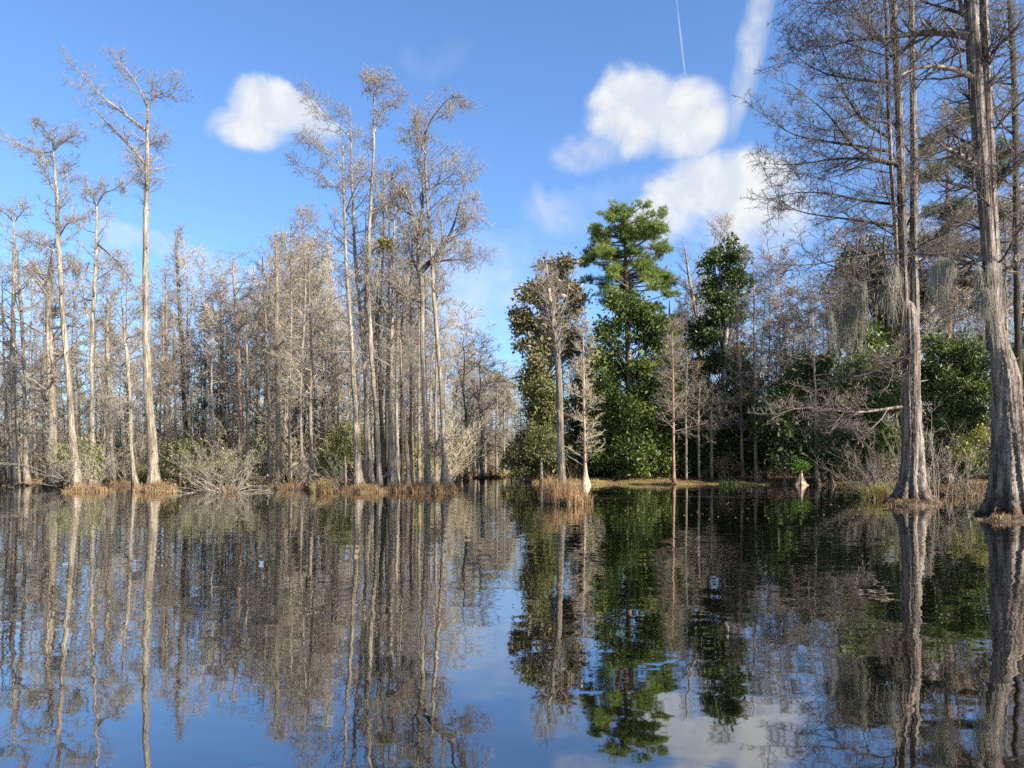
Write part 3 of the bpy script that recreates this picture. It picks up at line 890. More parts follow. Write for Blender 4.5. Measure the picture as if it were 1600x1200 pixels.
cypress('tallest whitish cypress of the middle group with hooked top', DY(767), [(593, 767, 18), (593, 740, 12), (590, 690, 10), (585, 620, 10), (577, 530, 11), (574, 450, 10), (577, 380, 8), (581, 300, 7), (584, 230, 5), (585, 175, 4), (585, 150, 2)],
        bk='pale', seed=53, nl=14, t0=.55, L1=1.6, n2=6, L2=.7, n3=6, L3=.38, sides=16, n4=1, catkin=220, limbL=1.2,
        limbs=[([(585, 206), (598, 168), (616, 161), (627, 148)], .055, .015, .3, 'pale'), ([(584, 160), (584, 145), (591, 136), (603, 131)], .05, .015, -.2, 'dark'), ([(585, 150), (580, 132), (576, 122)], .03, .01, .1)])


def mistletoe(root, base):
    rng = np.random.default_rng(5)
    c = P3(600, 380, DY(766)) - base
    u = unit(rng.normal(size=(900, 3))) * rng.random((900, 1)) ** .4 * np.array([.48, .4, .36])
    V, tr = leaves(c + u, .16, rng, .4)
    mb = MB()
    mb.add(V, tris=tr)
    o = mb.build('mistletoe', M['olive'], next(c for c in root.children if c.name.startswith('trunk')))
    o['label'] = 'round olive mistletoe clump high on the dark trunk'


cypress('nearly black trunk with a round mistletoe clump near its top', DY(766), [(602, 766, 20), (600, 735, 12), (597, 680, 9), (594, 620, 9), (592, 560, 8), (593, 490, 7), (597, 430, 6), (600, 370, 4), (598, 290, 1)],
        bk='dark', seed=54, nl=26, t0=.4, L1=2.0, moss=40, extra=mistletoe)
cypress('cypress with very wide white base right of the black trunk', DY(766), [(614, 766, 34), (613, 735, 21), (612, 690, 16), (612, 620, 12), (612, 540, 9), (613, 440, 6), (616, 360, 4), (620, 290, 1)],
        bk='pale', seed=55, nl=30, t0=.3, L1=2.6, moss=50, mossL=1.3, flute=.5, sides=18)
cypress('short pale trunk with a knotty burl on a reddish foot', DY(768), [(637, 768, 24), (637, 750, 13), (637, 735, 9), (638, 728, 11), (636, 700, 8), (633, 660, 6), (628, 600, 4), (626, 530, 2)],
        bk='knee', seed=56, nl=22, t0=.4, L1=2.0, flute=.6)
cypress('dark forked cypress with a thick limb rising to the right', DY(766), [(669, 766, 22), (668, 740, 15), (666, 690, 12), (663, 620, 12), (660, 540, 13), (661, 490, 12), (659, 440, 12), (656, 420, 12)],
        bk='grey', seed=57, nl=0, sides=16, n2=7, L2=1.25, n3=6, L3=.5, n4=0, limbL=2.5, nlimb2=13, catkin=900, moss=60, mossL=1.1, trop=.08, fuzz=300,
        limbs=[([(658, 424), (675, 407), (690, 390), (700, 372), (710, 352), (716, 328), (722, 300)], .2, .03, .6, 'dark'), ([(655, 424), (655, 395), (654, 365), (647, 332), (634, 296), (618, 275), (600, 270)], .2, .03, -.8, 'grey'),
               ([(654, 372), (660, 330), (662, 290), (656, 250), (662, 215)], .13, .03, .9, 'grey'), ([(655, 425), (645, 410), (643, 395), (645, 380)], .09, .03, -.3, 'dark'), ([(658, 472), (640, 465), (625, 460), (612, 447)], .1, .03, -.8, 'dark'),
               ([(672, 411), (700, 406), (730, 406), (747, 396)], .06, .02, .2, 'dark'), ([(650, 340), (622, 322), (606, 290)], .07, .02, .4), ([(662, 300), (690, 285), (712, 268), (728, 275)], .07, .02, -.5), ([(700, 372), (720, 360), (735, 340)], .05, .02, .5)])
cypress('tall pale cypress at the right end of the stand with crooked tip', DY(767), [(699, 767, 36), (697, 750, 19), (695, 715, 13), (693, 670, 10), (691, 610, 9), (685, 545, 9), (680, 480, 9), (677, 417, 8), (671, 350, 7), (667, 300, 6), (665, 250, 5), (664, 205, 4)],
        bk='pale', seed=58, nl=22, t0=.5, L1=2.0, n2=6, L2=.8, n3=6, L3=.4, n4=1, sides=18, catkin=500, moss=30, limbL=1.6, nlimb2=11, lean=1.4,
        limbs=[([(664, 210), (672, 188), (688, 168), (703, 150), (727, 153)], .07, .02, .3, 'dark'), ([(665, 240), (652, 215), (648, 190)], .05, .015, -.3), ([(688, 680), (680, 700), (672, 700), (670, 690)], .07, .04, -.3, 'dark')])

for i, (x, tp, tone, wd, lb_) in enumerate([(571, 330, 'grey', 7, 'grey stem squeezed just left of the slender white cypress'), (588, 400, 'dark', 8, 'dark stem just left of the tallest whitish cypress of the middle group'), (606, 300, 'dark', 7, 'tall dark stem just right of the mistletoe trunk'),
                                            (621, 340, 'grey', 8, 'grey stem just right of the white-based cypress'), (629, 420, 'dark', 7, 'dark stem just left of the burl trunk'), (643, 330, 'shaggy', 9, 'shaggy brown stem just right of the burl trunk'), (655, 380, 'grey', 7, 'grey stem close to the left of the forked cypress'), (681, 360, 'grey', 7, 'grey stem between the forked cypress and the rightmost pale one')]):
    cypress(lb_, DY(764) + (i % 3) * 1.5, [(x, 764, wd * 2), (x, 735, wd + 2), (x - 1, 650, wd), (x - 2 + i % 4, 520, wd - 1), (x + i % 3, tp + 60, 3), (x + i % 3, tp, 1)], bk=tone, seed=240 + i, nl=22, t0=.42, L1=2.0, sides=10, nring=24, n2=6, n3=6, moss=10, elev=55, trop=.1)

# thin trunks standing far back in the cove
for i, (x, tp, tone) in enumerate([(709, 560, 'pale'), (722, 540, 'pale'), (731, 590, 'grey'), (742, 560, 'pale'), (747, 600, 'pale'), (758, 585, 'grey'), (776, 600, 'grey'), (788, 590, 'pale')]):
    nm = ['leftmost thin pale trunk at the back of the cove', 'second thin trunk from the left at the back of the cove', 'third thin trunk from the left at the back of the cove', 'fourth thin trunk from the left, whitest in the cove', 'fifth thin trunk from the left, paired with the whitest', 'sixth thin trunk from the left in the cove', 'seventh thin grey trunk from the left in the cove', 'rightmost thin pale trunk in the cove beside the dark evergreens'][i]
    cypress(nm, DY(744.5) + i % 3 * 3, [(x, 744, 10), (x, 725, 6), (x - 1, 680, 5), (x, 640, 4), (x + 1, tp, 2)], bk=tone, seed=200 + i, nl=24, t0=.3, L1=3.0, sides=8, flute=.2, nring=20, group='thin trunks in the cove', rmin=.012)

# ---- background wood ----------------------------------------------------------------
PROT = []
for k in range(7):
    tm, cm = proto(300 + k, nl=34 + 3 * (k % 3), t0=(.12, .22, .15, .25, .1, .2, .12)[k], L1=(2.0, 2.8, 2.2, 1.8, 3.2, 2.3, 1.7)[k], elev=(60, 50, 68, 72, 46, 58, 64)[k], r=(.11, .14, .10, .17, .12, .11, .10)[k])
    mt = ('twig', 'twig', 'twig_brown', 'twig', 'twig_tan', 'twig', 'twig_brown')[k]
    PROT.append((tm.mesh('trunk', M[('pale', 'pale', 'dark', 'pale', 'grey', 'grey', 'pale')[k]], True), cm.mesh('crown', M[mt])))


LREG = [(60, 'behind the shaggy trunks at the far left'), (130, 'behind the stout vine-clad cypress'), (210, 'between the crooked mossy and the tallest cypress'), (270, 'behind the tallest cypress and its thin neighbours'), (335, 'behind the broken-topped snag'),
        (395, 'behind the orange-brown trunk'), (445, 'behind the pointed mossy snag'), (510, 'right of the pointed mossy snag'), (575, 'behind the wide-based pale cypress'), (640, 'behind the black trunk with mistletoe'), (712, 'behind the forked cypress'), (9999, 'above the mouth of the cove')]
RREG = [(845, 'at the right corner of the cove'), (930, 'behind the magnolia and the cedar'), (1060, 'behind the tall pine'), (1170, 'behind the ragged holly'), (1290, 'behind the pair of feathery brown cypresses'), (1420, 'behind the arching limbs of the near cypress'), (9999, 'behind and between the two near cypresses')]


def region(x, regs):
    return next(t_ for lim, t_ in regs if x < lim)


def back_tree(x, ytop, D, k, label, group, sx=1.0):
    base = P3(x, 740, D)
    base[2] = max(0, float(ground_z(base[0], D)))
    H = P3(x, ytop, D)[2] - base[2]
    s_ = H / 18.0
    o = thing('bare_tree', label, 'tree', base, group, random.uniform(0, 6.28), (s_ * sx, s_ * sx, s_))
    link('trunk', PROT[k][0], o)
    link('crown', PROT[k][1], o)
    return o


LTOP = ([-80, 0, 60, 130, 200, 260, 300, 350, 400, 450, 520, 580, 640, 690, 740, 790, 830], [520, 530, 520, 500, 500, 470, 500, 440, 400, 360, 390, 430, 440, 470, 500, 560, 600])
rnd = random.Random(3)
for i in range(150):
    x = -90 + (880) * (i + rnd.random()) / 150
    D = rnd.choice([64, 70, 78, 86, 95, 106]) + rnd.uniform(-3, 3)
    tp = np.interp(x, *LTOP) + rnd.random() ** 1.2 * 150
    if x > 712:
        D = max(D, DY(744) + 6 + rnd.random() * 15)
        tp = np.interp(x, *LTOP) + rnd.random() * 90
    back_tree(x, tp, D, rnd.randrange(7), 'slender bare grey tree in the wood ' + region(x, LREG), 'bare trees ' + region(x, LREG))
for i, (x, y, D, k) in enumerate([(728, 478, 74, 4), (752, 520, 80, 4)]):
    back_tree(x, y, D, k, ['wide rounded bare grey tree at the right end of the left wood', 'lower rounded bare tree leaning over the cove mouth'][i], None, 1.5)
for i in range(46):
    x = -20 + 720 * (i + rnd.random()) / 46
    base_d = DY(np.interp(x, [-60, 0, 200, 400, 560, 710], [752, 752, 754, 755, 757, 757]))
    back_tree(x, rnd.uniform(380, 520) if x > 230 else rnd.uniform(400, 560), base_d + rnd.uniform(.5, 5), rnd.choice([1, 3, 3, 3, 5]), 'slim upright stem at the shore ' + region(x, LREG), 'slim stems at the shore ' + region(x, LREG), .8)
# ---- the right wood
for x, y, D, k in ((902, 500, 76, 0), (925, 525, 74, 2), (890, 545, 73, 4), (1062, 495, 80, 2), (1078, 470, 78, 6), (1040, 530, 75, 2), (1160, 430, 80, 6), (1200, 405, 82, 2), (1212, 385, 80, 6), (1236, 400, 84, 2), (1180, 440, 78, 2), (940, 545, 78, 6), (806, 575, 108, 4), (822, 560, 84, 2), (838, 545, 80, 4), (792, 590, 112, 2), (815, 600, 90, 0), (800, 610, 100, 4), (780, 600, 116, 2)):
    back_tree(x, y, D, k, 'feathery bare tree filling the gap ' + region(x, RREG), 'feathery gap trees ' + region(x, RREG), 1.1)
RTOP = ([800, 850, 900, 960, 1050, 1075, 1120, 1170, 1210, 1260, 1320, 1400, 1500, 1600, 1720], [600, 520, 520, 560, 520, 420, 372, 380, 400, 420, 350, 330, 300, 260, 260])
for i in range(80):
    x = 830 + 830 * (i + rnd.random()) / 80
    D = rnd.choice([70, 76, 84, 94]) + rnd.uniform(-3, 3)
    if x > 1420:
        D -= 18
    tp = np.interp(x, *RTOP) + rnd.random() ** 1.3 * 200
    back_tree(x, tp, D, rnd.choice([0, 2, 2, 6, 6, 1]), 'slender bare brownish tree in the wood ' + region(x, RREG), 'bare trees ' + region(x, RREG))

# ---- far wood closing the view, and brush under the trees -----------------------------
rng = np.random.default_rng(9)
mb = MB()
n = 260
px = rng.uniform(-260, 1860, n)
Y = rng.uniform(112, 150, n)
X = (px - 800) / F * Y
H = rng.uniform(7, 13, n) * np.where((px > 690) & (px < 830), .8, 1.0)
z = np.linspace(0, 1, 7)
Pt = np.stack([X[:, None] + rng.normal(size=(n, 1)) * .5 * z, np.repeat(Y[:, None], 7, 1), z * H[:, None]], 2)
Rt = np.tile(np.linspace(.13, .03, 7), (n, 1))
mb.tubes(Pt, Rt, 5)
A1, B1 = grow(Pt, Rt, 10, .08, .98, 3.0, (58, 16), 5, .15, .06, .5, rmax=.05, rmin=.03, planar=0, rng=rng)
mb.tubes(A1, B1, 3)
A2, B2 = grow(A1, B1, 6, .1, 1.0, 1.6, (50, 16), 2, .2, .04, .6, rmax=.04, rmin=.028, planar=.2, rng=rng)
mb.tubes(A2, B2, 3)
fw = mb.build('far_wood', M['twig_brown'], kind='stuff')
fw['label'] = 'far brownish wood closing the view behind all the trees'
fw['category'] = 'wood'

BR = []
for k in range(4):
    rng = np.random.default_rng(330 + k)
    n = 34
    a = rng.uniform(0, 6.283, n)
    e = rng.uniform(.05, .75, n)
    d = unit(np.stack([np.cos(a) * np.sin(e), np.sin(a) * np.sin(e), np.cos(e)], 1))
    p = np.stack([np.cos(a), np.sin(a), 0 * a], 1) * rng.uniform(.1, .9, (n, 1)) - np.array([0, 0, .2])
    pts = [p]
    L = rng.uniform(1.6, 4.2, (n, 1))
    for i in range(6):
        d = unit(d + rng.normal(size=d.shape) * .13 + UP * .03)
        p = p + d * L / 6
        pts.append(p)
    Ps = np.stack(pts, 1)
    Rs = np.tile(np.linspace(.024, .01, 7), (n, 1))
    st = MB().tubes(Ps, Rs, 4)
    tm = MB()
    A1, B1 = grow(Ps, Rs, 8, .15, 1.0, 1.3, (42, 16), 4, .18, .04, .6, rmax=.014, rmin=.011, planar=.2, rng=rng)
    tm.tubes(A1, B1, 3)
    A2, B2 = grow(A1, B1, 6, .1, 1.0, .6, (44, 16), 3, .2, .02, .8, rmax=.011, rmin=.010, planar=.2, rng=rng)
    tm.tubes(A2, B2, 3)
    mt = ('twig_tan', 'twig', 'twig_tan', 'twig_brown')[k]
    lv = None
    if k in (0, 2):
        lm = MB()
        q = A2[:, -1]
        q = q[rng.random(len(q)) < .8]
        V, tr = leaves(q + rng.normal(size=q.shape) * .06, .13, rng)
        lm.add(V, tris=tr)
        lv = lm.mesh('leaves', M['olive'])
    BR.append((st.mesh('stems', M[mt]), tm.mesh('twigs', M[mt]), lv))


def brush(x, D, k, s_, label, group):
    base = P3(x, 740, D)
    base[2] = max(0, float(ground_z(base[0], D))) - .05
    o = thing('brush_shrub', label, 'shrub', base, group, rnd.uniform(0, 6.28), (s_ * 1.25, s_ * 1.25, s_))
    link('stems', BR[k][0], o)
    link('twigs', BR[k][1], o, 'stuff')
    if BR[k][2]:
        link('leaves', BR[k][2], o)


for i in range(84):
    x = -60 + 770 * (i + rnd.random()) / 84
    D = DY(np.interp(x, [-60, 0, 200, 400, 560, 710], [752, 752, 754, 755, 757, 757])) + 2 + rnd.random() ** 1.3 * 26
    brush(x, D, rnd.choice([0, 0, 1, 2, 2, 3]), rnd.uniform(.8, 1.6), 'low tangled tan brush on the shore ' + region(x, LREG), 'brush ' + region(x, LREG))
for i in range(14):
    x = 700 + 130 * (i + rnd.random()) / 14
    brush(x, DY(744) + 3 + rnd.random() * 20, rnd.choice([0, 1, 3]), rnd.uniform(1.0, 1.8), 'tangled brush at the back of the cove', 'brush behind the cove')
for i in range(40):
    x = 840 + 800 * (i + rnd.random()) / 40
    D = (70 if x < 1380 else 56) + rnd.random() * 12
    brush(x, D, rnd.choice([1, 3, 3]), rnd.uniform(.9, 1.9), 'low brown brush in the undergrowth ' + region(x, RREG), 'brush ' + region(x, RREG))

# ---- pines ---------------------------------------------------------------------------
def pine(label, D, trunk, lobes, seed, mat='needle', ntuft=2600, nneed=13, nl=.26, name='pine_tree', cat='tree', wid=.03, tr_w=None):
    rng = np.random.default_rng(seed)
    P, R = trunk_path(trunk, D, 0, 30)
    base = P[0].copy()
    base[2] = max(0.0, float(ground_z(base[0], D)))
    root = thing(name, label, cat, base)
    Pl = P - base
    trunk_mb(Pl, R, 12, .1, 6, .6, .05, seed).build('trunk', M['pine_bark'], root, True)
    k = D / F
    tuft, LP = [], []
    for (x, y, rx, ry) in lobes:
        c = P3(x, y, D) - base
        c[1] += rng.uniform(-1, 1) * 60 * k
        a = np.array([rx * k, rx * k, ry * k])
        n = max(10, int(ntuft * rx * ry / sum(l[2] * l[3] for l in lobes)))
        ns = 7
        sub = unit(rng.normal(size=(ns, 3))) * rng.uniform(.3, .9, (ns, 1))
        u = sub[rng.integers(0, ns, n)] + unit(rng.normal(size=(n, 3))) * rng.random((n, 1)) ** .33 * .42
        u[:, 2] = np.where(u[:, 2] < 0, u[:, 2] * .6, u[:, 2])
        tuft.append(c + u * a * (1 + .1 * rng.normal(size=(n, 1))))
        zs = np.clip(c[2] - rng.uniform(.2, 1.0) * rx * k * .9, 1, Pl[-1, 2])
        s0 = np.array([np.interp(zs, Pl[:, 2], Pl[:, i]) for i in range(3)])
        uu = np.linspace(0, 1, 9)[:, None]
        path = s0 * (1 - uu) + c * uu
        path[:, 2] += .25 * np.sin(uu[:, 0] * 3.1) * -rx * k * .4
        LP.append(path)
    LP = np.stack(LP)
    mb = MB()
    LR = np.tile(np.linspace(.09, .03, 9), (len(LP), 1))
    mb.tubes(LP, LR, 5)
    T = np.concatenate(tuft)
    # fine branchlets carrying the tufts
    sel = T[rng.choice(len(T), min(700, len(T)), replace=False)]
    ends = LP[:, 3:].reshape(-1, 3)
    d2 = ((sel[:, None] - ends[None]) ** 2).sum(-1)
    st = ends[d2.argmin(1)]
    uu = np.linspace(0, 1, 4)[None, :, None]
    PP = st[:, None] * (1 - uu) + sel[:, None] * uu + rng.normal(size=(len(sel), 4, 3)) * .08 * (uu * (1 - uu) * 4)
    mb.tubes(PP, np.tile(np.linspace(.03, .01, 4), (len(sel), 1)), 3)
    mb.build('limbs', M['pine_bark'], root, kind='stuff')
    n = len(T)
    p = np.repeat(T, nneed, 0)
    ax = np.repeat(unit(rng.normal(size=(n, 3)) * .7 + UP * .6), nneed, 0)
    d = unit(ax + rng.normal(size=p.shape) * .75)
    s_ = unit(np.cross(d, rng.normal(size=p.shape))) * wid / 2
    L = nl * rng.uniform(.7, 1.25, (len(p), 1))
    p = p + rng.normal(size=p.shape) * .05
    V = np.stack([p - s_, p + s_, p + d * L], 1).reshape(-1, 3)
    mb = MB()
    mb.add(V, tris=np.arange(len(V)).reshape(-1, 3))
    mb.build('crown', M[mat], root)
    return root


pr_ = np.random.default_rng(70)
puffs = []
for yy_, x0_, x1_, k_ in ((340, 944, 1012, 6), (352, 930, 1030, 9), (366, 924, 1042, 9), (382, 922, 1042, 9), (398, 914, 1044, 9), (414, 916, 1040, 8), (430, 918, 1056, 8), (446, 924, 1064, 7), (460, 932, 1058, 5), (474, 945, 1040, 5)):
    for j_ in range(k_):
        puffs.append((x0_ + (x1_ - x0_) * (j_ + pr_.random()) / k_, yy_ + pr_.uniform(-7, 7), pr_.uniform(14, 21), pr_.uniform(12, 17)))
pine('tall green pine rising alone above the right wood', 70, [(984, 752, 20), (983, 650, 17), (981, 550, 14), (980, 470, 12), (978, 420, 10), (976, 370, 6), (975, 340, 3)], puffs, 71, ntuft=9000, nneed=12, nl=.30, wid=.034)
pine('yellow-green pine top showing just right of the tall pine', 78, [(1046, 752, 12), (1046, 600, 9), (1046, 500, 5), (1046, 470, 2)], [(1046, 500, 26, 18), (1066, 510, 20, 14), (1028, 520, 22, 14), (1050, 545, 34, 18), (1066, 490, 14, 12)], 72, ntuft=1300, nneed=12, nl=.3)
pine('distant pine crown above the cove mouth', 135, [(768, 742, 8), (768, 640, 7), (768, 585, 3)], [(768, 590, 26, 16), (745, 610, 22, 16), (790, 606, 26, 20), (765, 625, 34, 20), (800, 640, 22, 22), (742, 640, 16, 16)], 73, 'needle_far', ntuft=1500, nneed=12, nl=.5, wid=.07)
pine('small green pine glimpsed between trunks at far left', 112, [(52, 748, 7), (52, 660, 6), (52, 598, 3)], [(54, 606, 15, 10), (44, 625, 14, 12), (60, 632, 14, 12), (52, 650, 16, 12)], 74, 'needle_far', ntuft=700, nneed=12, nl=.4, wid=.06)
pine('broad olive pine behind the two near cypresses', 56, [(1482, 745, 20), (1482, 500, 16), (1480, 330, 10), (1482, 190, 3)], [(1482, 205, 34, 24), (1455, 240, 30, 22), (1510, 240, 30, 22), (1440, 285, 36, 22), (1490, 285, 38, 24), (1470, 335, 50, 24), (1520, 330, 34, 24), (1440, 380, 40, 22), (1500, 385, 44, 22), (1460, 215, 20, 16)], 75, 'needle_far', ntuft=2400, nneed=11, nl=.32, wid=.04)
pine('olive pine at the right edge behind the dark straight trunk', 54, [(1592, 745, 18), (1590, 500, 14), (1588, 330, 8), (1586, 200, 3)], [(1586, 225, 30, 26), (1566, 270, 30, 24), (1610, 270, 34, 28), (1580, 320, 40, 26), (1615, 350, 34, 28), (1565, 370, 30, 24)], 76, 'needle_far', ntuft=2000, nneed=12, nl=.3, wid=.035)

# ---- broadleaf evergreens -----------------------------------------------------------
broadleaf('bronze-leaved magnolia with rounded crown left of the pine', 68, [(868, 425, 26, 24), (835, 468, 36, 28), (880, 470, 32, 34), (812, 500, 22, 18), (850, 520, 44, 30), (828, 545, 28, 20), (885, 540, 24, 30)], (852, 752), 'bronze', 81, size=.26, trunk_w=10, cl=30)
broadleaf('dark feathery cedar low on the shore left of the sedge islet', 66, [(840, 590, 34, 34), (862, 640, 36, 40), (828, 650, 26, 36), (845, 700, 44, 36), (880, 715, 34, 30), (820, 720, 20, 24)], (850, 754), 'cedar', 82, size=.22, cl=44, rad=.7)
broadleaf('shadowy evergreen filling the gap between cedar and magnolia', 73, [(905, 590, 22, 30), (912, 640, 28, 40), (898, 690, 30, 44), (925, 715, 30, 30), (1062, 690, 22, 40)], (908, 752), 'deep', 96, size=.24, cl=30)
broadleaf('olive feathery shrub in front of the dark cedar', 62, [(845, 675, 22, 16), (838, 695, 20, 18), (856, 700, 20, 20)], (846, 755), 'olive', 83, size=.16, cl=36, rad=.4, cat='shrub', name='evergreen_shrub', trunk_w=5)
broadleaf('glossy green magnolia column below the pine', 65, [(982, 472, 26, 18), (985, 490, 36, 24), (1030, 500, 18, 16), (925, 610, 18, 30), (1050, 630, 20, 30), (950, 515, 26, 26), (1012, 528, 36, 30), (1045, 560, 16, 18), (930, 560, 16, 20), (975, 580, 44, 40), (1010, 590, 30, 40), (955, 610, 26, 40), (985, 650, 46, 44), (1015, 665, 32, 40), (955, 680, 28, 40), (985, 712, 60, 36), (1035, 712, 34, 32), (930, 705, 26, 36), (1040, 660, 30, 34), (1035, 600, 22, 30)], (985, 753), 'glossy', 84, size=.25, cl=34, rad=.6)
broadleaf('dark green holly with ragged tall top right of the pine', 69, [(1142, 395, 20, 22), (1110, 415, 24, 20), (1150, 432, 26, 24), (1120, 455, 30, 24), (1140, 490, 34, 30), (1105, 520, 30, 28), (1130, 560, 36, 36), (1095, 590, 32, 36)], (1125, 752), 'deep', 85, size=.26, cl=28, trunk_w=12)
broadleaf('deep green evergreen filling the bank right of the magnolia', 66, [(1085, 640, 34, 36), (1120, 640, 32, 34), (1095, 690, 36, 34), (1140, 690, 36, 34), (1070, 720, 26, 26), (1150, 640, 34, 34), (1165, 600, 26, 28), (1175, 690, 30, 40), (1060, 600, 20, 28)], (1100, 752), 'deep', 86, size=.24, cl=34)
broadleaf('evergreen shrub with light leaf tips beside the iris clump', 64, [(1195, 690, 24, 22), (1215, 712, 24, 22), (1180, 715, 22, 22), (1150, 720, 24, 20)], (1195, 753), 'glossy', 87, size=.22, cl=30, cat='shrub', name='evergreen_shrub', trunk_w=6)
broadleaf('rusty brown low shrub behind the iris clump', 63, [(1125, 728, 26, 14), (1148, 730, 18, 12)], (1130, 753), 'sedge', 88, size=.14, cl=30, rad=.35, cat='shrub', name='rusty_shrub', trunk_w=4)
broadleaf('tall dark laurel thicket tree behind the slender pale trunk', 60, [(1250, 640, 44, 44), (1300, 610, 48, 50), (1270, 695, 50, 44), (1325, 680, 44, 50), (1225, 695, 36, 44), (1210, 640, 34, 40), (1260, 580, 40, 36), (1310, 720, 50, 28)], (1285, 752), 'deep', 89, size=.22, cl=36)
broadleaf('large glossy laurel between the moss curtains and the near cypress', 50, [(1345, 540, 36, 34), (1375, 570, 40, 40), (1330, 600, 40, 40), (1370, 630, 44, 46), (1340, 690, 44, 46), (1385, 690, 36, 50), (1310, 650, 30, 30)], (1360, 752), 'glossy', 90, size=.19, cl=40, rad=.5)
broadleaf('broad sunlit laurel between the two near cypresses', 46, [(1470, 545, 42, 34), (1505, 560, 36, 40), (1450, 600, 40, 44), (1500, 620, 44, 46), (1465, 660, 44, 46), (1520, 680, 34, 44), (1450, 710, 40, 30), (1500, 720, 40, 28)], (1480, 752), 'glossy', 91, size=.18, cl=44, rad=.45)
broadleaf('laurel thicket at the right edge behind the leaning cypress', 42, [(1590, 560, 40, 44), (1620, 620, 44, 50), (1580, 660, 36, 50), (1630, 700, 44, 46)], (1600, 752), 'deep', 92, size=.18, cl=40, rad=.45)
broadleaf('olive live oak crown behind the upper near cypress branches', 60, [(1360, 400, 40, 34), (1400, 440, 50, 36), (1340, 450, 40, 30), (1450, 450, 50, 36), (1500, 460, 50, 40), (1400, 500, 50, 34)], (1420, 750), 'bronze', 93, size=.22, cl=26, trunk_w=12)
broadleaf('yellow-green bush low between the near cypresses', 38, [(1512, 690, 18, 16), (1498, 705, 18, 14), (1530, 680, 14, 12)], (1508, 758), 'yellowgreen', 94, size=.12, cl=30, rad=.3, cat='shrub', name='yellow_shrub', trunk_w=4)
for i, (x, y, rx, ry, D, mt, lb_) in enumerate([
        (126, 712, 26, 26, 52, 'olive', 'grey-olive bush swallowing the foot of the crooked cypress'),
        (282, 706, 26, 26, 57, 'olive', 'olive bush left of the big tangled bare bush'),
        (240, 738, 26, 14, 60, 'olive', 'low olive bush behind the grassy foot of the tallest cypress'),
        (400, 712, 26, 30, 62, 'olive', 'olive bush between the orange-brown trunk and the mossy snag'),
        (540, 690, 26, 44, 58, 'cedar', 'dark olive wax myrtle left of the wide-based cypress'),
        (515, 715, 24, 30, 60, 'olive', 'pale olive bush behind the golden grass tuft'),
        (655, 720, 22, 24, 56, 'yellowgreen', 'yellow-green bush between the burl trunk and the forked cypress'),
        (628, 690, 22, 20, 58, 'deep', 'dark holly bush behind the burl trunk'),
        (45, 735, 40, 10, 90, 'yellowgreen', 'low sunlit green scrub far behind the left edge trunks'),
        (800, 715, 16, 24, 92, 'deep', 'small dark evergreen at the right corner of the cove'),
        (585, 705, 24, 34, 66, 'cedar', 'shadowy myrtle behind the slender white cypress'),
        (470, 720, 24, 24, 66, 'cedar', 'shadowy myrtle behind the mossy snag')]):
    broadleaf(lb_, D, [(x, y, rx, ry), (x - rx * .5, y + 8, rx * .6, ry * .7), (x + rx * .5, y + 9, rx * .6, ry * .7)], (x, 754), mt, 400 + i, size=.14, cl=24, rad=.45, cat='shrub', name='evergreen_shrub', trunk_w=4, clusters=60)

# ---- middle bare trees --------------------------------------------------------------
cypress('pale smooth leaning trunk rising from the sedge islet', 34, [(879, 772, 22), (878, 735, 18), (876, 690, 17), (875, 640, 16), (873, 590, 15), (870, 545, 14), (865, 505, 11), (860, 475, 9), (857, 440, 6), (852, 400, 2)],
        bk='pale', seed=61, nl=26, t0=.55, L1=1.1, n2=6, L2=.55, n3=6, L3=.28, sides=18, flute=.05, trop=.12, elev=45, rmin=.005,
        limbs=[([(870, 548), (862, 510), (862, 470), (866, 430)], .08, .015, .6), ([(862, 485), (845, 455), (838, 430)], .05, .01, -.4), ([(866, 510), (885, 470), (890, 440)], .05, .01, .3)])
cypress('young conical cypress with feathery bare branches beside the islet', DY(758), [(915, 758, 24), (915, 745, 11), (915, 725, 7), (914, 690, 6), (913, 640, 5), (912, 580, 4), (911, 520, 2), (910, 490, 1)],
        bk='knee', tw='twig_tan', seed=62, nl=46, t0=.1, L1=2.9, n2=9, L2=.95, n3=7, L3=.42, elev=55, trop=.05, prof=lambda u: (1.15 - 1.0 * u), flute=.4, sides=12, rmin=.013)
cypress('slim brown young cypress on the litter bank', DY(757), [(1053, 757, 11), (1053, 735, 6), (1052, 690, 6), (1052, 620, 5), (1051, 560, 4), (1050, 500, 1)], bk='red', tw='twig_brown', seed=63, nl=44, t0=.3, L1=2.4, n2=7, n3=6, elev=62, prof=lambda u: (1.1 - .95 * u))
cypress('grey forked bare tree behind the holly', 76, [(1100, 750, 14), (1098, 640, 12), (1095, 560, 11), (1088, 490, 9), (1078, 440, 7), (1072, 400, 4), (1070, 385, 2)], bk='grey', seed=64, nl=16, t0=.6, L1=2.4, trop=.14, elev=45, limbs=[([(1092, 470), (1102, 430), (1115, 390), (1120, 350)], .1, .02, .8), ([(1118, 400), (1128, 365), (1140, 345)], .06, .015, .3), ([(1140, 400), (1135, 360), (1120, 352)], .05, .015, .2)])
cypress('brown feathery cypress right of the holly, the left of a pair', 63, [(1162, 754, 13), (1160, 720, 7), (1158, 640, 7), (1156, 570, 6), (1152, 510, 5), (1150, 460, 2)], bk='red', tw='twig_brown', seed=65, nl=48, t0=.22, L1=2.6, n2=7, n3=6, elev=66, prof=lambda u: (1.1 - .85 * u))
cypress('brown feathery cypress right of the holly, the taller of a pair', 62, [(1185, 757, 16), (1181, 730, 8), (1180, 640, 7), (1179, 560, 6), (1178, 480, 4), (1177, 390, 1)], bk='knee', tw='twig_brown', seed=66, nl=56, t0=.2, L1=2.8, n2=7, n3=6, elev=66, prof=lambda u: (1.1 - .85 * u))
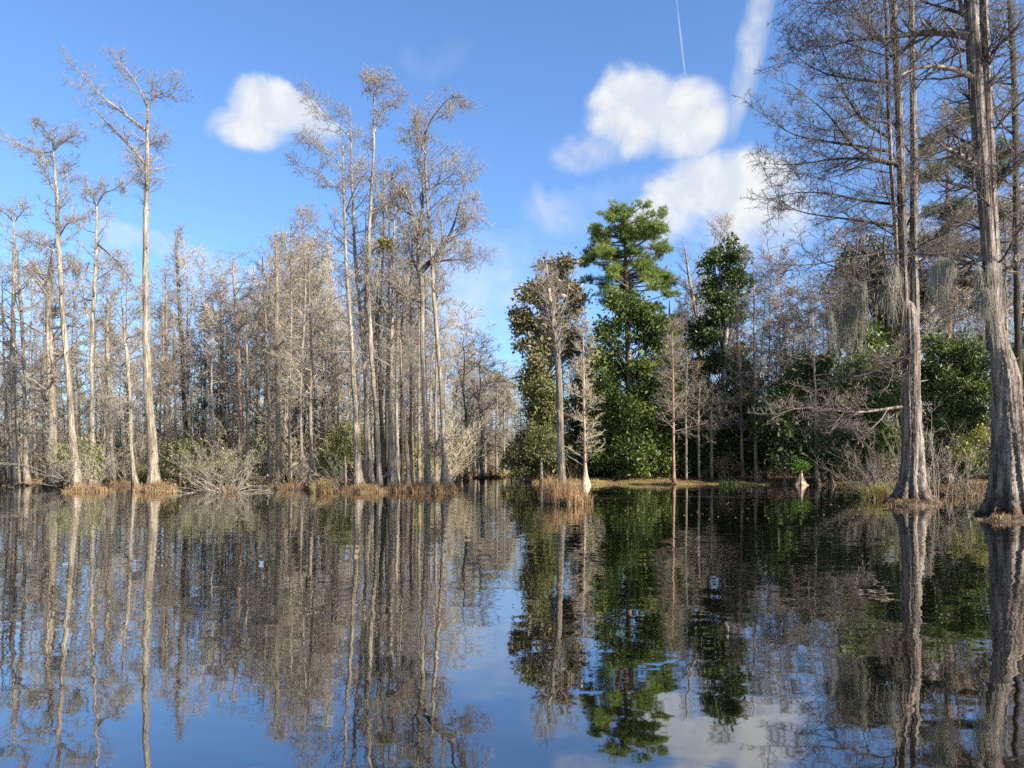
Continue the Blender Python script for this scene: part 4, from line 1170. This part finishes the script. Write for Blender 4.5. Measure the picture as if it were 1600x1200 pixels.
cypress('slender pale trunk standing behind the cypress knees', DY(758), [(1276, 758, 11), (1275, 735, 8), (1275, 690, 7), (1274, 640, 6), (1272, 570, 5), (1270, 510, 3), (1268, 440, 1)], bk='pale', tw='twig_brown', seed=67, nl=40, t0=.25, L1=3.4, n2=7, n3=6, elev=80, trop=.0)
for i, (x, tp, tone) in enumerate([(1072, 560, 'pale'), (1092, 600, 'pale'), (1112, 620, 'pale')]):
    cypress(['thin pale stem left of three among the dark evergreens', 'thin pale stem in the middle of three among the dark evergreens', 'thin pale stem right of three among the dark evergreens'][i], 62.5, [(x, 752, 7), (x, 690, 6), (x - 1, 640, 5), (x + 2, tp, 2)], bk=tone, tw='twig_brown', seed=220 + i, nl=20, t0=.5, L1=1.8, sides=8, nring=20)
for i, (x, y, D) in enumerate([(1225, 440, 76), (1255, 470, 74), (1300, 440, 77), (1205, 490, 75), (1330, 410, 78), (1240, 500, 73)]):
    back_tree(x, y, D, (2, 6, 2, 6, 2, 6)[i], 'brown twiggy small tree in the dense tangle behind the slender pale trunk', 'brown twiggy trees right of centre', 1.5)

# ---- the two near cypresses on the right --------------------------------------------
D1 = DY(787)
cypress('near grey cypress of two fused stems with long arching limbs', D1, [(1424, 788, 98), (1424, 772, 66), (1425, 752, 52), (1427, 720, 46), (1426, 680, 42), (1425, 630, 40), (1424, 580, 38), (1424, 520, 35), (1422, 490, 30), (1421, 475, 20)],
        sauto=[(16, .1, 4.8, (-.5, 0, .05)), (8, .1, 3.6, (.1, .2, .1)), (10, .1, 4.4, (-.6, 0, .15))],
        bk='near', tw='twig_dark', seed=21, sides=84, nring=130, flute=.55, kf=9, hf=.8, rough=.045, nl=0, n2=7, L2=.85, n3=8, L3=.44, n4=0, rmin=.0065, nlimb2=17, limbL=2.3, trop=.045,
        stems=[[(1416, 570, 20), (1413, 500, 20), (1411, 420, 19), (1410, 350, 18), (1408, 270, 17), (1405, 180, 16), (1400, 90, 15), (1396, 0, 14), (1393, -60, 12), (1390, -200, 8)],
               [(1430, 570, 20), (1430, 500, 19), (1428, 420, 18), (1428, 340, 16), (1428, 250, 15), (1427, 160, 14), (1425, 60, 13), (1424, 0, 12), (1422, -100, 9), (1421, -240, 4)],
               [(1404, 440, 8), (1397, 330, 9), (1391, 230, 9), (1387, 130, 8), (1385, 40, 7), (1382, -60, 5), (1380, -140, 2)]],
        moss=10, mossL=1.0, catkin=260,
        limbs=[([(1394, 217), (1349, 195), (1311, 131), (1289, 94), (1270, 40)], .085, .012, 1.2, 'dark'), ([(1405, 258), (1337, 240), (1296, 176), (1259, 150), (1225, 124)], .09, .012, -1.5, 'dark'),
               ([(1412, 262), (1360, 247), (1300, 247), (1244, 259), (1187, 255)], .085, .012, .8, 'dark'), ([(1390, 236), (1319, 225), (1262, 217), (1218, 205), (1200, 175)], .08, .012, -.6, 'dark'),
               ([(1390, 60), (1330, 62), (1292, 75), (1250, 70)], .07, .012, 1.4, 'dark'), ([(1390, 70), (1360, 45), (1330, 8), (1310, -40)], .07, .012, -1.4, 'dark'),
               ([(1392, 130), (1350, 125), (1300, 120), (1255, 100), (1228, 70)], .07, .012, .3, 'dark'), ([(1394, 0), (1340, -10), (1280, 10), (1240, -5)], .06, .012, .9, 'dark'),
               ([(1412, 394), (1337, 401), (1262, 416), (1195, 412)], .08, .012, -1.2, 'dark'), ([(1409, 356), (1319, 341), (1255, 334), (1221, 322), (1206, 292)], .075, .012, 1.0, 'dark'),
               ([(1410, 320), (1350, 315), (1290, 300), (1230, 300), (1195, 315)], .07, .012, 2.0, 'dark'), ([(1414, 440), (1360, 448), (1300, 470), (1250, 490)], .07, .012, 1.5, 'dark'), ([(1412, 428), (1350, 440), (1310, 450), (1262, 452)], .06, .012, -1.0, 'dark'),
               ([(1414, 635), (1375, 640), (1337, 647), (1300, 640), (1244, 634), (1205, 652)], .075, .012, -1.0, 'near'), ([(1340, 646), (1325, 652), (1318, 662)], .05, .02, -.3, 'near'),
               ([(1416, 582), (1394, 577), (1379, 572)], .06, .03, -.2, 'near'), ([(1428, 250), (1460, 215), (1490, 190), (1530, 150)], .06, .012, .8, 'dark'), ([(1428, 420), (1460, 390), (1500, 370), (1530, 365)], .06, .012, .9, 'dark'),
               ([(1426, 100), (1450, 60), (1480, 30), (1500, -10)], .06, .012, -.8, 'dark')])

D2 = DY(806)
cypress('nearest cypress at the right edge with bright fluted buttress', D2, [(1584, 815, 150), (1583, 800, 118), (1580, 780, 96), (1578, 750, 82), (1577, 715, 74), (1575, 680, 68), (1572, 640, 62), (1569, 600, 56), (1565, 565, 50), (1558, 530, 36), (1553, 500, 33)],
        bk='near', tw='twig_dark', seed=22, sides=96, nring=140, flute=.45, kf=11, hf=.9, rough=.04, nl=0, n2=6, L2=.5, n3=6, L3=.3, n4=0, rmin=.0042, nlimb2=13, limbL=1.5, trop=.05, moss=6, mossL=.8, sauto=[(12, .15, 2.6, (-.15, .1, .05)), (12, .15, 2.6, (.25, 0, .05)), (0, 0, 0, None)],
        stems=[[(1555, 545, 36), (1551, 480, 32), (1548, 430, 30), (1543, 370, 29), (1538, 310, 28), (1532, 240, 29), (1527, 170, 30), (1522, 90, 30), (1518, 20, 29), (1514, -60, 26), (1508, -240, 12)],
               [(1564, 545, 22), (1560, 470, 20), (1556, 400, 19), (1551, 320, 19), (1547, 240, 20), (1543, 160, 20), (1540, 80, 19), (1537, 10, 18), (1535, -80, 14), (1533, -220, 6)],
               [(1590, 620, 26), (1588, 590, 20), (1586, 575, 14), (1585, 562, 4)]],
        limbs=[([(1516, 56), (1490, 50), (1450, 50), (1400, 57), (1360, 60)], .16, .05, 1.0, 'near'), ([(1528, 126), (1502, 110), (1470, 103), (1430, 105), (1395, 125)], .1, .03, -.8, 'near'), ([(1537, 272), (1512, 250), (1492, 238), (1478, 232)], .12, .06, -.4, 'near'),
               ([(1538, 300), (1510, 292), (1480, 285), (1445, 272)], .08, .02, .6, 'near'), ([(1545, 400), (1515, 412), (1490, 413), (1460, 408)], .1, .03, .6, 'near'), ([(1520, 30), (1500, 5), (1490, -30)], .09, .03, .3, 'near'),
               ([(1550, 300), (1580, 250), (1610, 230), (1640, 220)], .06, .015, -.5, 'dark'), ([(1545, 180), (1580, 150), (1620, 140)], .06, .015, .6, 'dark'), ([(1542, 90), (1580, 50), (1620, 20)], .06, .015, -.6, 'dark'), ([(1556, 430), (1590, 410), (1630, 400)], .06, .015, .5, 'dark'),
               ([(1530, 180), (1490, 190), (1450, 215), (1410, 220)], .05, .012, -1.0, 'dark'), ([(1574, 720), (1600, 690), (1640, 660)], .03, .01, -1.0, 'twig_dark'), ([(1545, 350), (1590, 330), (1640, 330)], .05, .012, .5, 'dark')])
cypress('dark straight cypress trunk behind the nearest one at right', 31, [(1592, 790, 26), (1591, 740, 18), (1590, 650, 16), (1590, 560, 15), (1589, 430, 15), (1587, 300, 14), (1583, 150, 13), (1578, 0, 12), (1574, -140, 8)],
        bk='dark', tw='twig_dark', seed=23, sides=16, nl=34, t0=.42, L1=2.4, n2=7, L2=.7, n3=6, L3=.32, n4=1, rmin=.006)


# long curtains of moss on the near limbs, as parts of the near cypress
def moss_part(root_label, spots, D, seed):
    root = next(o for o in bpy.data.objects if o.get('label') == root_label)
    base = np.array(root.location)
    rng = np.random.default_rng(seed)
    for (x, y0, y1, wd, dd) in spots:
        C = P3(x, y0, D + dd) - base
        L = (y1 - y0) * (D + dd) / F
        mb = MB()
        n = 4
        cs = C + rng.normal(size=(n, 3)) * np.array([wd * D / F * .4, wd * D / F * .5, 0])
        cs[:, 2] += rng.uniform(-.25, .15, n) * L
        moss_strands(mb, cs, L * 1.15, rng, per=46, rad=wd * D / F * .2, fine=D / 60)
        mb.build('moss_curtain', M['moss'], root, kind='stuff')


moss_part('near grey cypress of two fused stems with long arching limbs', [(1328, 455, 590, 16, .3), (1342, 460, 575, 12, -.5), (1313, 470, 530, 14, .5), (1352, 460, 520, 10, .2), (1398, 430, 535, 18, -.6), (1378, 440, 500, 14, .4), (1298, 480, 540, 12, .1)], D1, 31)
moss_part('nearest cypress at the right edge with bright fluted buttress', [(1463, 412, 548, 18, .5), (1470, 415, 500, 16, .2), (1480, 412, 470, 12, 0), (1533, 418, 500, 10, -.2), (1547, 430, 540, 8, -.4)], D2, 32)

# ---- bare shrubs --------------------------------------------------------------------
def bare_shrub(label, x, y, D, w_px, h_px, seed, mat='twig_tan', n=26, n2=6, n3=5, rmin=.006, spread=.55, r0=.016, name='bare_shrub', leafy=0.0):
    rng = np.random.default_rng(seed)
    base = P3(x, y, D)
    base[2] = max(0, float(ground_z(base[0], D)) - .05)
    root = thing(name, label, 'shrub', base)
    k = D / F
    W, H = w_px * k, h_px * k
    a = rng.uniform(0, 6.283, n)
    e = rng.uniform(.05, 1.0, n) ** .7 * spread * 1.6
    d = unit(np.stack([np.cos(a) * np.sin(e), np.sin(a) * np.sin(e), np.cos(e)], 1))
    p = np.stack([np.cos(a), np.sin(a), 0 * a - .3], 1) * np.array([W * .38, W * .3, .2]) * np.stack([rng.random(n), rng.random(n), np.ones(n)], 1)
    pts = [p]
    L = H * rng.uniform(.55, 1.1, n)[:, None] / np.maximum(d[:, 2:3], .5)
    for i in range(8):
        d = unit(d + rng.normal(size=d.shape) * .17 + UP * .01)
        p = p + d * L / 8
        pts.append(p)
    P = np.stack(pts, 1)
    R = np.tile(np.linspace(r0, .006, 9), (n, 1)) * rng.uniform(.6, 1.3, (n, 1))
    sm = MB()
    sm.tubes(P, R, 5)
    sm.build('stems', M[mat], root)
    mb = MB()
    P2, R2 = grow(P, R, n2, .2, 1.0, H * .34, (40, 14), 5, .16, .05, .6, rmax=.012, rmin=rmin * 1.3, planar=.2, rng=rng)
    mb.tubes(P2, R2, 3)
    P3_, R3 = grow(P2, R2, n3, .1, 1.0, H * .15, (42, 16), 3, .2, .04, .7, rmax=.009, rmin=rmin, planar=.2, rng=rng)
    mb.tubes(P3_, R3, 3)
    mb.build('twigs', M[mat], root, kind='stuff')
    if leafy:
        q = P3_[:, -1]
        q = q[rng.random(len(q)) < leafy]
        V, tr = leaves(q, .11, rng)
        mb = MB()
        mb.add(V, tris=tr)
        mb.build('leaves', M['olive'], root, kind='stuff')
    return root


bare_shrub('big tangled bare bush with pale stems at the left waterline', 338, 764, DY(765), 96, 76, 501, mat='twig_crown', n=52, n2=8, n3=6, r0=.012, spread=.62, rmin=.009, leafy=1.0)
bare_shrub('low bare branches splaying over the water left of the tangled bush', 352, 768, DY(769), 60, 40, 502, mat='twig', n=22, spread=1.0, r0=.018)
bare_shrub('bare bush leaning left of the wide-based cypress', 545, 764, DY(766), 60, 56, 503, mat='twig', r0=.012, n=24, spread=.7)
bare_shrub('pale bare twigs behind the orange-brown trunk', 405, 756, 60, 50, 90, 504, mat='twig', r0=.012, n=30)
bare_shrub('grey bare bush at the foot of the crooked mossy cypress', 128, 764, DY(764), 60, 90, 505, n=40, mat='twig', n2=7, r0=.014, leafy=.8)
bare_shrub('spreading bare shrub with arching stems left of the near cypress', 1385, 778, DY(777), 80, 92, 506, n=40, n2=7, n3=5, mat='twig_brown', r0=.011, rmin=.004, spread=.7)
bare_shrub('upright bare stems between the two near cypresses', 1468, 780, DY(781), 60, 140, 507, n=12, n2=6, n3=5, mat='twig', r0=.011, rmin=.004, spread=.5)
bare_shrub('thin bare bush hugging the nearest cypress', 1525, 785, DY(786), 60, 120, 508, n=22, n2=5, n3=4, mat='twig_dark', r0=.014, rmin=.004, spread=.6)
bare_shrub('thin tan twigs at the waterline below the forked cypress', 680, 764, DY(765), 50, 60, 509, n=26)
bare_shrub('straw-coloured bush below the mossy snag', 462, 760, 58, 60, 60, 510, n=26)
bare_shrub('bare tan bush on the shore behind the tallest cypress', 205, 756, 60, 60, 70, 511, n=26)
bare_shrub('brown tangle on the bank left of the slender pale trunk', 1235, 754, 66, 70, 120, 512, n=36, mat='twig_brown')

# ---- grass mounds, sedge, knees, iris ---------------------------------------------
def mound(label, x, y, w_px, h_m, seed, mat='sedge', nb=700, bh=.5, name='grass_mound', soil=True, wid=.022, lean=.6, depth=.6):
    rng = np.random.default_rng(seed)
    D = DY(y)
    k = D / F
    D += w_px * k * depth * .5
    base = P3(x, y, D)
    base[2] = 0
    root = thing(name, label, 'grass', base)
    a, b = w_px * k * .5, w_px * k * .5 * depth
    nr_, na = 6, 22
    th = np.arange(na) * 2 * np.pi / na
    V = [(0, 0, h_m)]
    for i in range(1, nr_ + 1):
        f = i / nr_
        wob = 1 + .12 * np.sin(3 * th + seed) + .06 * rng.normal(size=na)
        zz = h_m * (1 - f ** 2.2) - (.25 if i == nr_ else 0) + .04 * rng.normal(size=na)
        V += list(zip(a * f * wob * np.cos(th), b * f * wob * np.sin(th), zz))
    q, tr = [], []
    for j in range(na):
        jn = (j + 1) % na
        tr.append((0, 1 + j, 1 + jn))
        for i in range(nr_ - 1):
            o = 1 + i * na
            q.append((o + j, o + na + j, o + na + jn, o + jn))
    if soil:
        mb = MB()
        mb.add(V, q, tr)
        mb.build('soil', M['soil'], root, True)
    zf = lambda p: h_m * np.maximum(0, 1 - ((p[:, 0] / a) ** 2 + (p[:, 1] / b) ** 2) ** 1.1) - .03
    mb = MB()
    nt_ = max(8, int(nb / 26))
    for j in range(nt_):
        ang = rng.uniform(0, 6.283)
        f = rng.random() ** .5 * 1.08
        c0 = (a * f * math.cos(ang), b * f * math.sin(ang))
        hs = rng.uniform(.35, 1.25)
        v, q, tr = blades(max(5, int(nb / nt_ * rng.uniform(.5, 1.5))), c0, (min(a * .2, .25), min(a * .2, .25)), bh * hs, wid, rng, .7, lean * rng.uniform(.7, 1.6), zf)
        mb.add(v, q, tr)
    mb.build('grass', M[mat], root, kind='stuff')
    return root


mound('narrow dark mound under the two leftmost flared trunks', 31, 759, 44, .12, 601, nb=200, bh=.22)
mound('brown grass mound at the foot of the crooked mossy cypress', 134, 769, 66, .28, 602, nb=900, bh=.4)
mound('reddish grass mound around the foot of the tallest cypress', 244, 769, 62, .3, 603, nb=1100, bh=.5)
mound('small brown mound below the big tangled bush', 352, 769, 40, .2, 604, nb=500, bh=.35)
mound('golden straw tuft at the waterline', 506, 770, 34, .15, 605, 'straw', nb=700, bh=.8)
mound('reddish mound around the wide-based cypress', 570, 770, 76, .25, 606, nb=1200, bh=.45)
mound('yellow grass tuft between the white base and burl trunk', 620, 768, 26, .15, 607, 'straw', nb=400, bh=.7)
mound('russet grass mound below the forked and rightmost cypresses', 668, 770, 92, .3, 608, nb=1800, bh=.55)
mound('tall russet sedge islet standing in open water', 882, 788, 74, .18, 609, nb=1200, bh=1.25, mat='sedge', name='sedge_islet', lean=.35, wid=.016)
mound('shorter sedge clump on the right flank of the islet', 892, 789, 40, .12, 610, 'sedge', nb=420, bh=.95, name='sedge_clump', lean=.4, wid=.016)
mound('dark root mound under the two-stemmed near cypress', 1425, 792, 92, .1, 611, nb=700, bh=.28, mat='sedge', name='root_mound')
mound('dark root mound under the nearest cypress', 1585, 816, 110, .08, 612, nb=500, bh=.18, mat='sedge', name='root_mound')
mound('russet fern patch between the near cypresses', 1497, 774, 70, .3, 613, nb=1500, bh=.45, mat='sedge', name='fern_patch', lean=.9, wid=.03)
mound('yellowish grass tussock left of the two-stemmed cypress', 1372, 781, 60, .2, 614, 'bankgrass', nb=1100, bh=.7, lean=.8, wid=.016)
mound('brown sedge fringe far back in the cove', 768, 745.5, 50, .2, 615, 'straw', nb=500, bh=1.0, wid=.04)
mound('brown sedge between mossy snag and flared grey cypress', 462, 765, 44, .2, 616, nb=600, bh=.45)
mound('russet sedge strip left of the mossy snag', 408, 760, 44, .2, 617, nb=600, bh=.45)
mound('brown grass strip behind the white curved-foot cypress', 190, 759, 44, .2, 618, nb=600, bh=.4)


def knee(label, x, y, w_px, h_px, seed, lean=0.0):
    D = DY(y)
    k = D / F
    rng = np.random.default_rng(seed)
    base = P3(x, y, D)
    base[2] = 0
    root = thing('cypress_knee', label, 'cypress knee', base)
    H = h_px * k
    z = np.linspace(0, 1, 16)
    R = w_px * k * .5 * (0.16 + .84 * np.exp(-z * 3.2)) * (1 - .55 * z ** 3)
    P = np.stack([lean * z * H + .03 * np.sin(z * 5 + seed), .02 * np.sin(z * 7), z * H], 1)
    trunk_mb(P, R, 20, .5, 7, .5 * H, .06, seed).build('knee', M['knee'], root, True)
    return root


knee('leftmost broad cypress knee carrying a bright green sprout', 1251, 758, 20, 34, 701)
knee('middle slim upright cypress knee', 1280, 758, 11, 28, 702, -.08)
knee('rightmost cypress knee with curled tip', 1300, 758, 13, 25, 703, -.1)
knee('small reddish knee between the near cypresses', 1484, 773, 12, 32, 704)
knee('stubby grey knee left of the sprouting one', 1226, 757, 9, 16, 705)
b_ = broadleaf('bright green leafy sprout growing from the broad knee', DY(758.6), [(1250, 724, 6, 6), (1246, 729, 4, 4), (1256, 729, 4, 4)], (1251, 757), 'fresh', 95, size=.13, cl=20, rad=.25, cat='plant', name='green_sprout', trunk_w=2, clusters=14, twigs=False)
rng = np.random.default_rng(77)
n = 260
q_ = np.stack([rng.uniform(840, 1600, n), rng.uniform(764, 812, n)], 1)
c_ = np.array([P3(x, y, DY(y)) for x, y in q_])
a_ = rng.uniform(0, 6.283, n)
d_ = np.stack([np.cos(a_), np.sin(a_), 0 * a_], 1) * rng.uniform(.03, .09, n)[:, None]
e_ = np.stack([-np.sin(a_), np.cos(a_), 0 * a_], 1) * .025
c_[:, 2] = .006
fl = MB()
fl.add(np.stack([c_ - d_, c_ - e_ + UP * .004, c_ + d_ + UP * .012, c_ + e_ + UP * .004], 1), tris=np.concatenate([np.arange(n)[:, None] * 4 + np.array(k) for k in ((0, 1, 2), (0, 2, 3))]))
fl_o = fl.build('floating_leaves', M['straw'], kind='stuff')
fl_o['label'] = 'scattered dead leaves floating on the dark water at right'
fl_o['category'] = 'leaves'
mound('bright green iris leaves at the foot of the bank', 1138, 759, 28, .06, 619, 'fresh', nb=46, bh=1.15, name='iris_clump', soil=False, wid=.06, lean=.12)

# fringe of grass along the right bank and sedge along the left
def fringe(label, x0, x1, mat, n, bh, seed, off=(0, 1.2), wid=.02, name='shore_grass'):
    rng = np.random.default_rng(seed)
    px = rng.uniform(x0, x1, n)
    r = (px - 800) / F
    Y = np.interp(r, SH_R, SH_D)
    Y = Y + .8 * np.sin(r * Y * .9) + .5 * np.sin(r * Y * 2.3 + 1) + rng.uniform(off[0], off[1], n)
    X = r * Y
    v, q, tr = blades(n, (0, 0), (1, 1), bh, wid, rng, .6, .8)
    v = v.reshape(n, 5, 3)
    b0 = (v[:, 0] + v[:, 1]) / 2
    v = v - b0[:, None] + np.stack([X, Y, np.maximum(ground_z(X, Y), 0) - .03], 1)[:, None]
    mb = MB()
    mb.add(v, q, tr)
    o = mb.build(name, M[mat], None, kind='stuff')
    o['label'] = label
    o['category'] = 'grass'
    return o


fringe('short yellow-green grass along the right waterline', 830, 1390, 'bankgrass', 9000, .16, 801, (-.2, 1.6))
fringe('red-brown sedge along the left shore behind the trunks', -40, 715, 'sedge', 9000, .5, 802, (-.2, 6), .03, 'shore_sedge')
fringe('dry russet litter plants on the right bank', 830, 1400, 'sedge', 3500, .3, 803, (1.6, 7), .03, 'bank_litter')
fringe('russet sedge on the bank behind the near cypresses', 1400, 1680, 'sedge', 3500, .45, 804, (0, 5), .025, 'bank_sedge')

# small dark posts in the cove, fallen stick by the nearest cypress
def stick(name, label, pts, D, r, mat, cat):
    P = np.array([P3(x, y, D) for x, y in pts])
    base = P[0].copy()
    root_me = MB()
    q = resample(P - base, 8)
    root_me.tubes(q[None], np.linspace(r, r * .6, 8)[None], 7)
    o = root_me.build(name, M[mat], None, True)
    o.location = tuple(base)
    o['label'] = label
    o['category'] = cat
    return o


stick('mooring_post', 'short dark post standing in the cove water', [(767, 747, ), (767, 743), (767, 738)], DY(746.5), .16, 'dark', 'post')
stick('fallen_log', 'thin dark log lying across the cove water', [(738, 746), (765, 745), (792, 746)], DY(747), .12, 'dark', 'log')
stick('fallen_branch', 'pale crooked stick poking out of water by the nearest cypress', [(1549, 812), (1553, 800), (1556, 792)], DY(812), .02, 'pale', 'branch')
stick('fallen_branch', 'bare pale branch dipping into the water below the mossy snag', [(437, 755), (441, 763), (445, 769)], DY(769), .04, 'pale', 'branch')
stick('fallen_branch', 'long pale branch slanting to the water left of the tangled bush', [(295, 742), (310, 750), (330, 757), (345, 761)], DY(766), .04, 'pale', 'branch')
stick('fallen_branch', 'dark branch floating before the two-stemmed near cypress', [(1380, 797), (1430, 799), (1480, 798)], DY(797.5), .03, 'dark', 'branch')
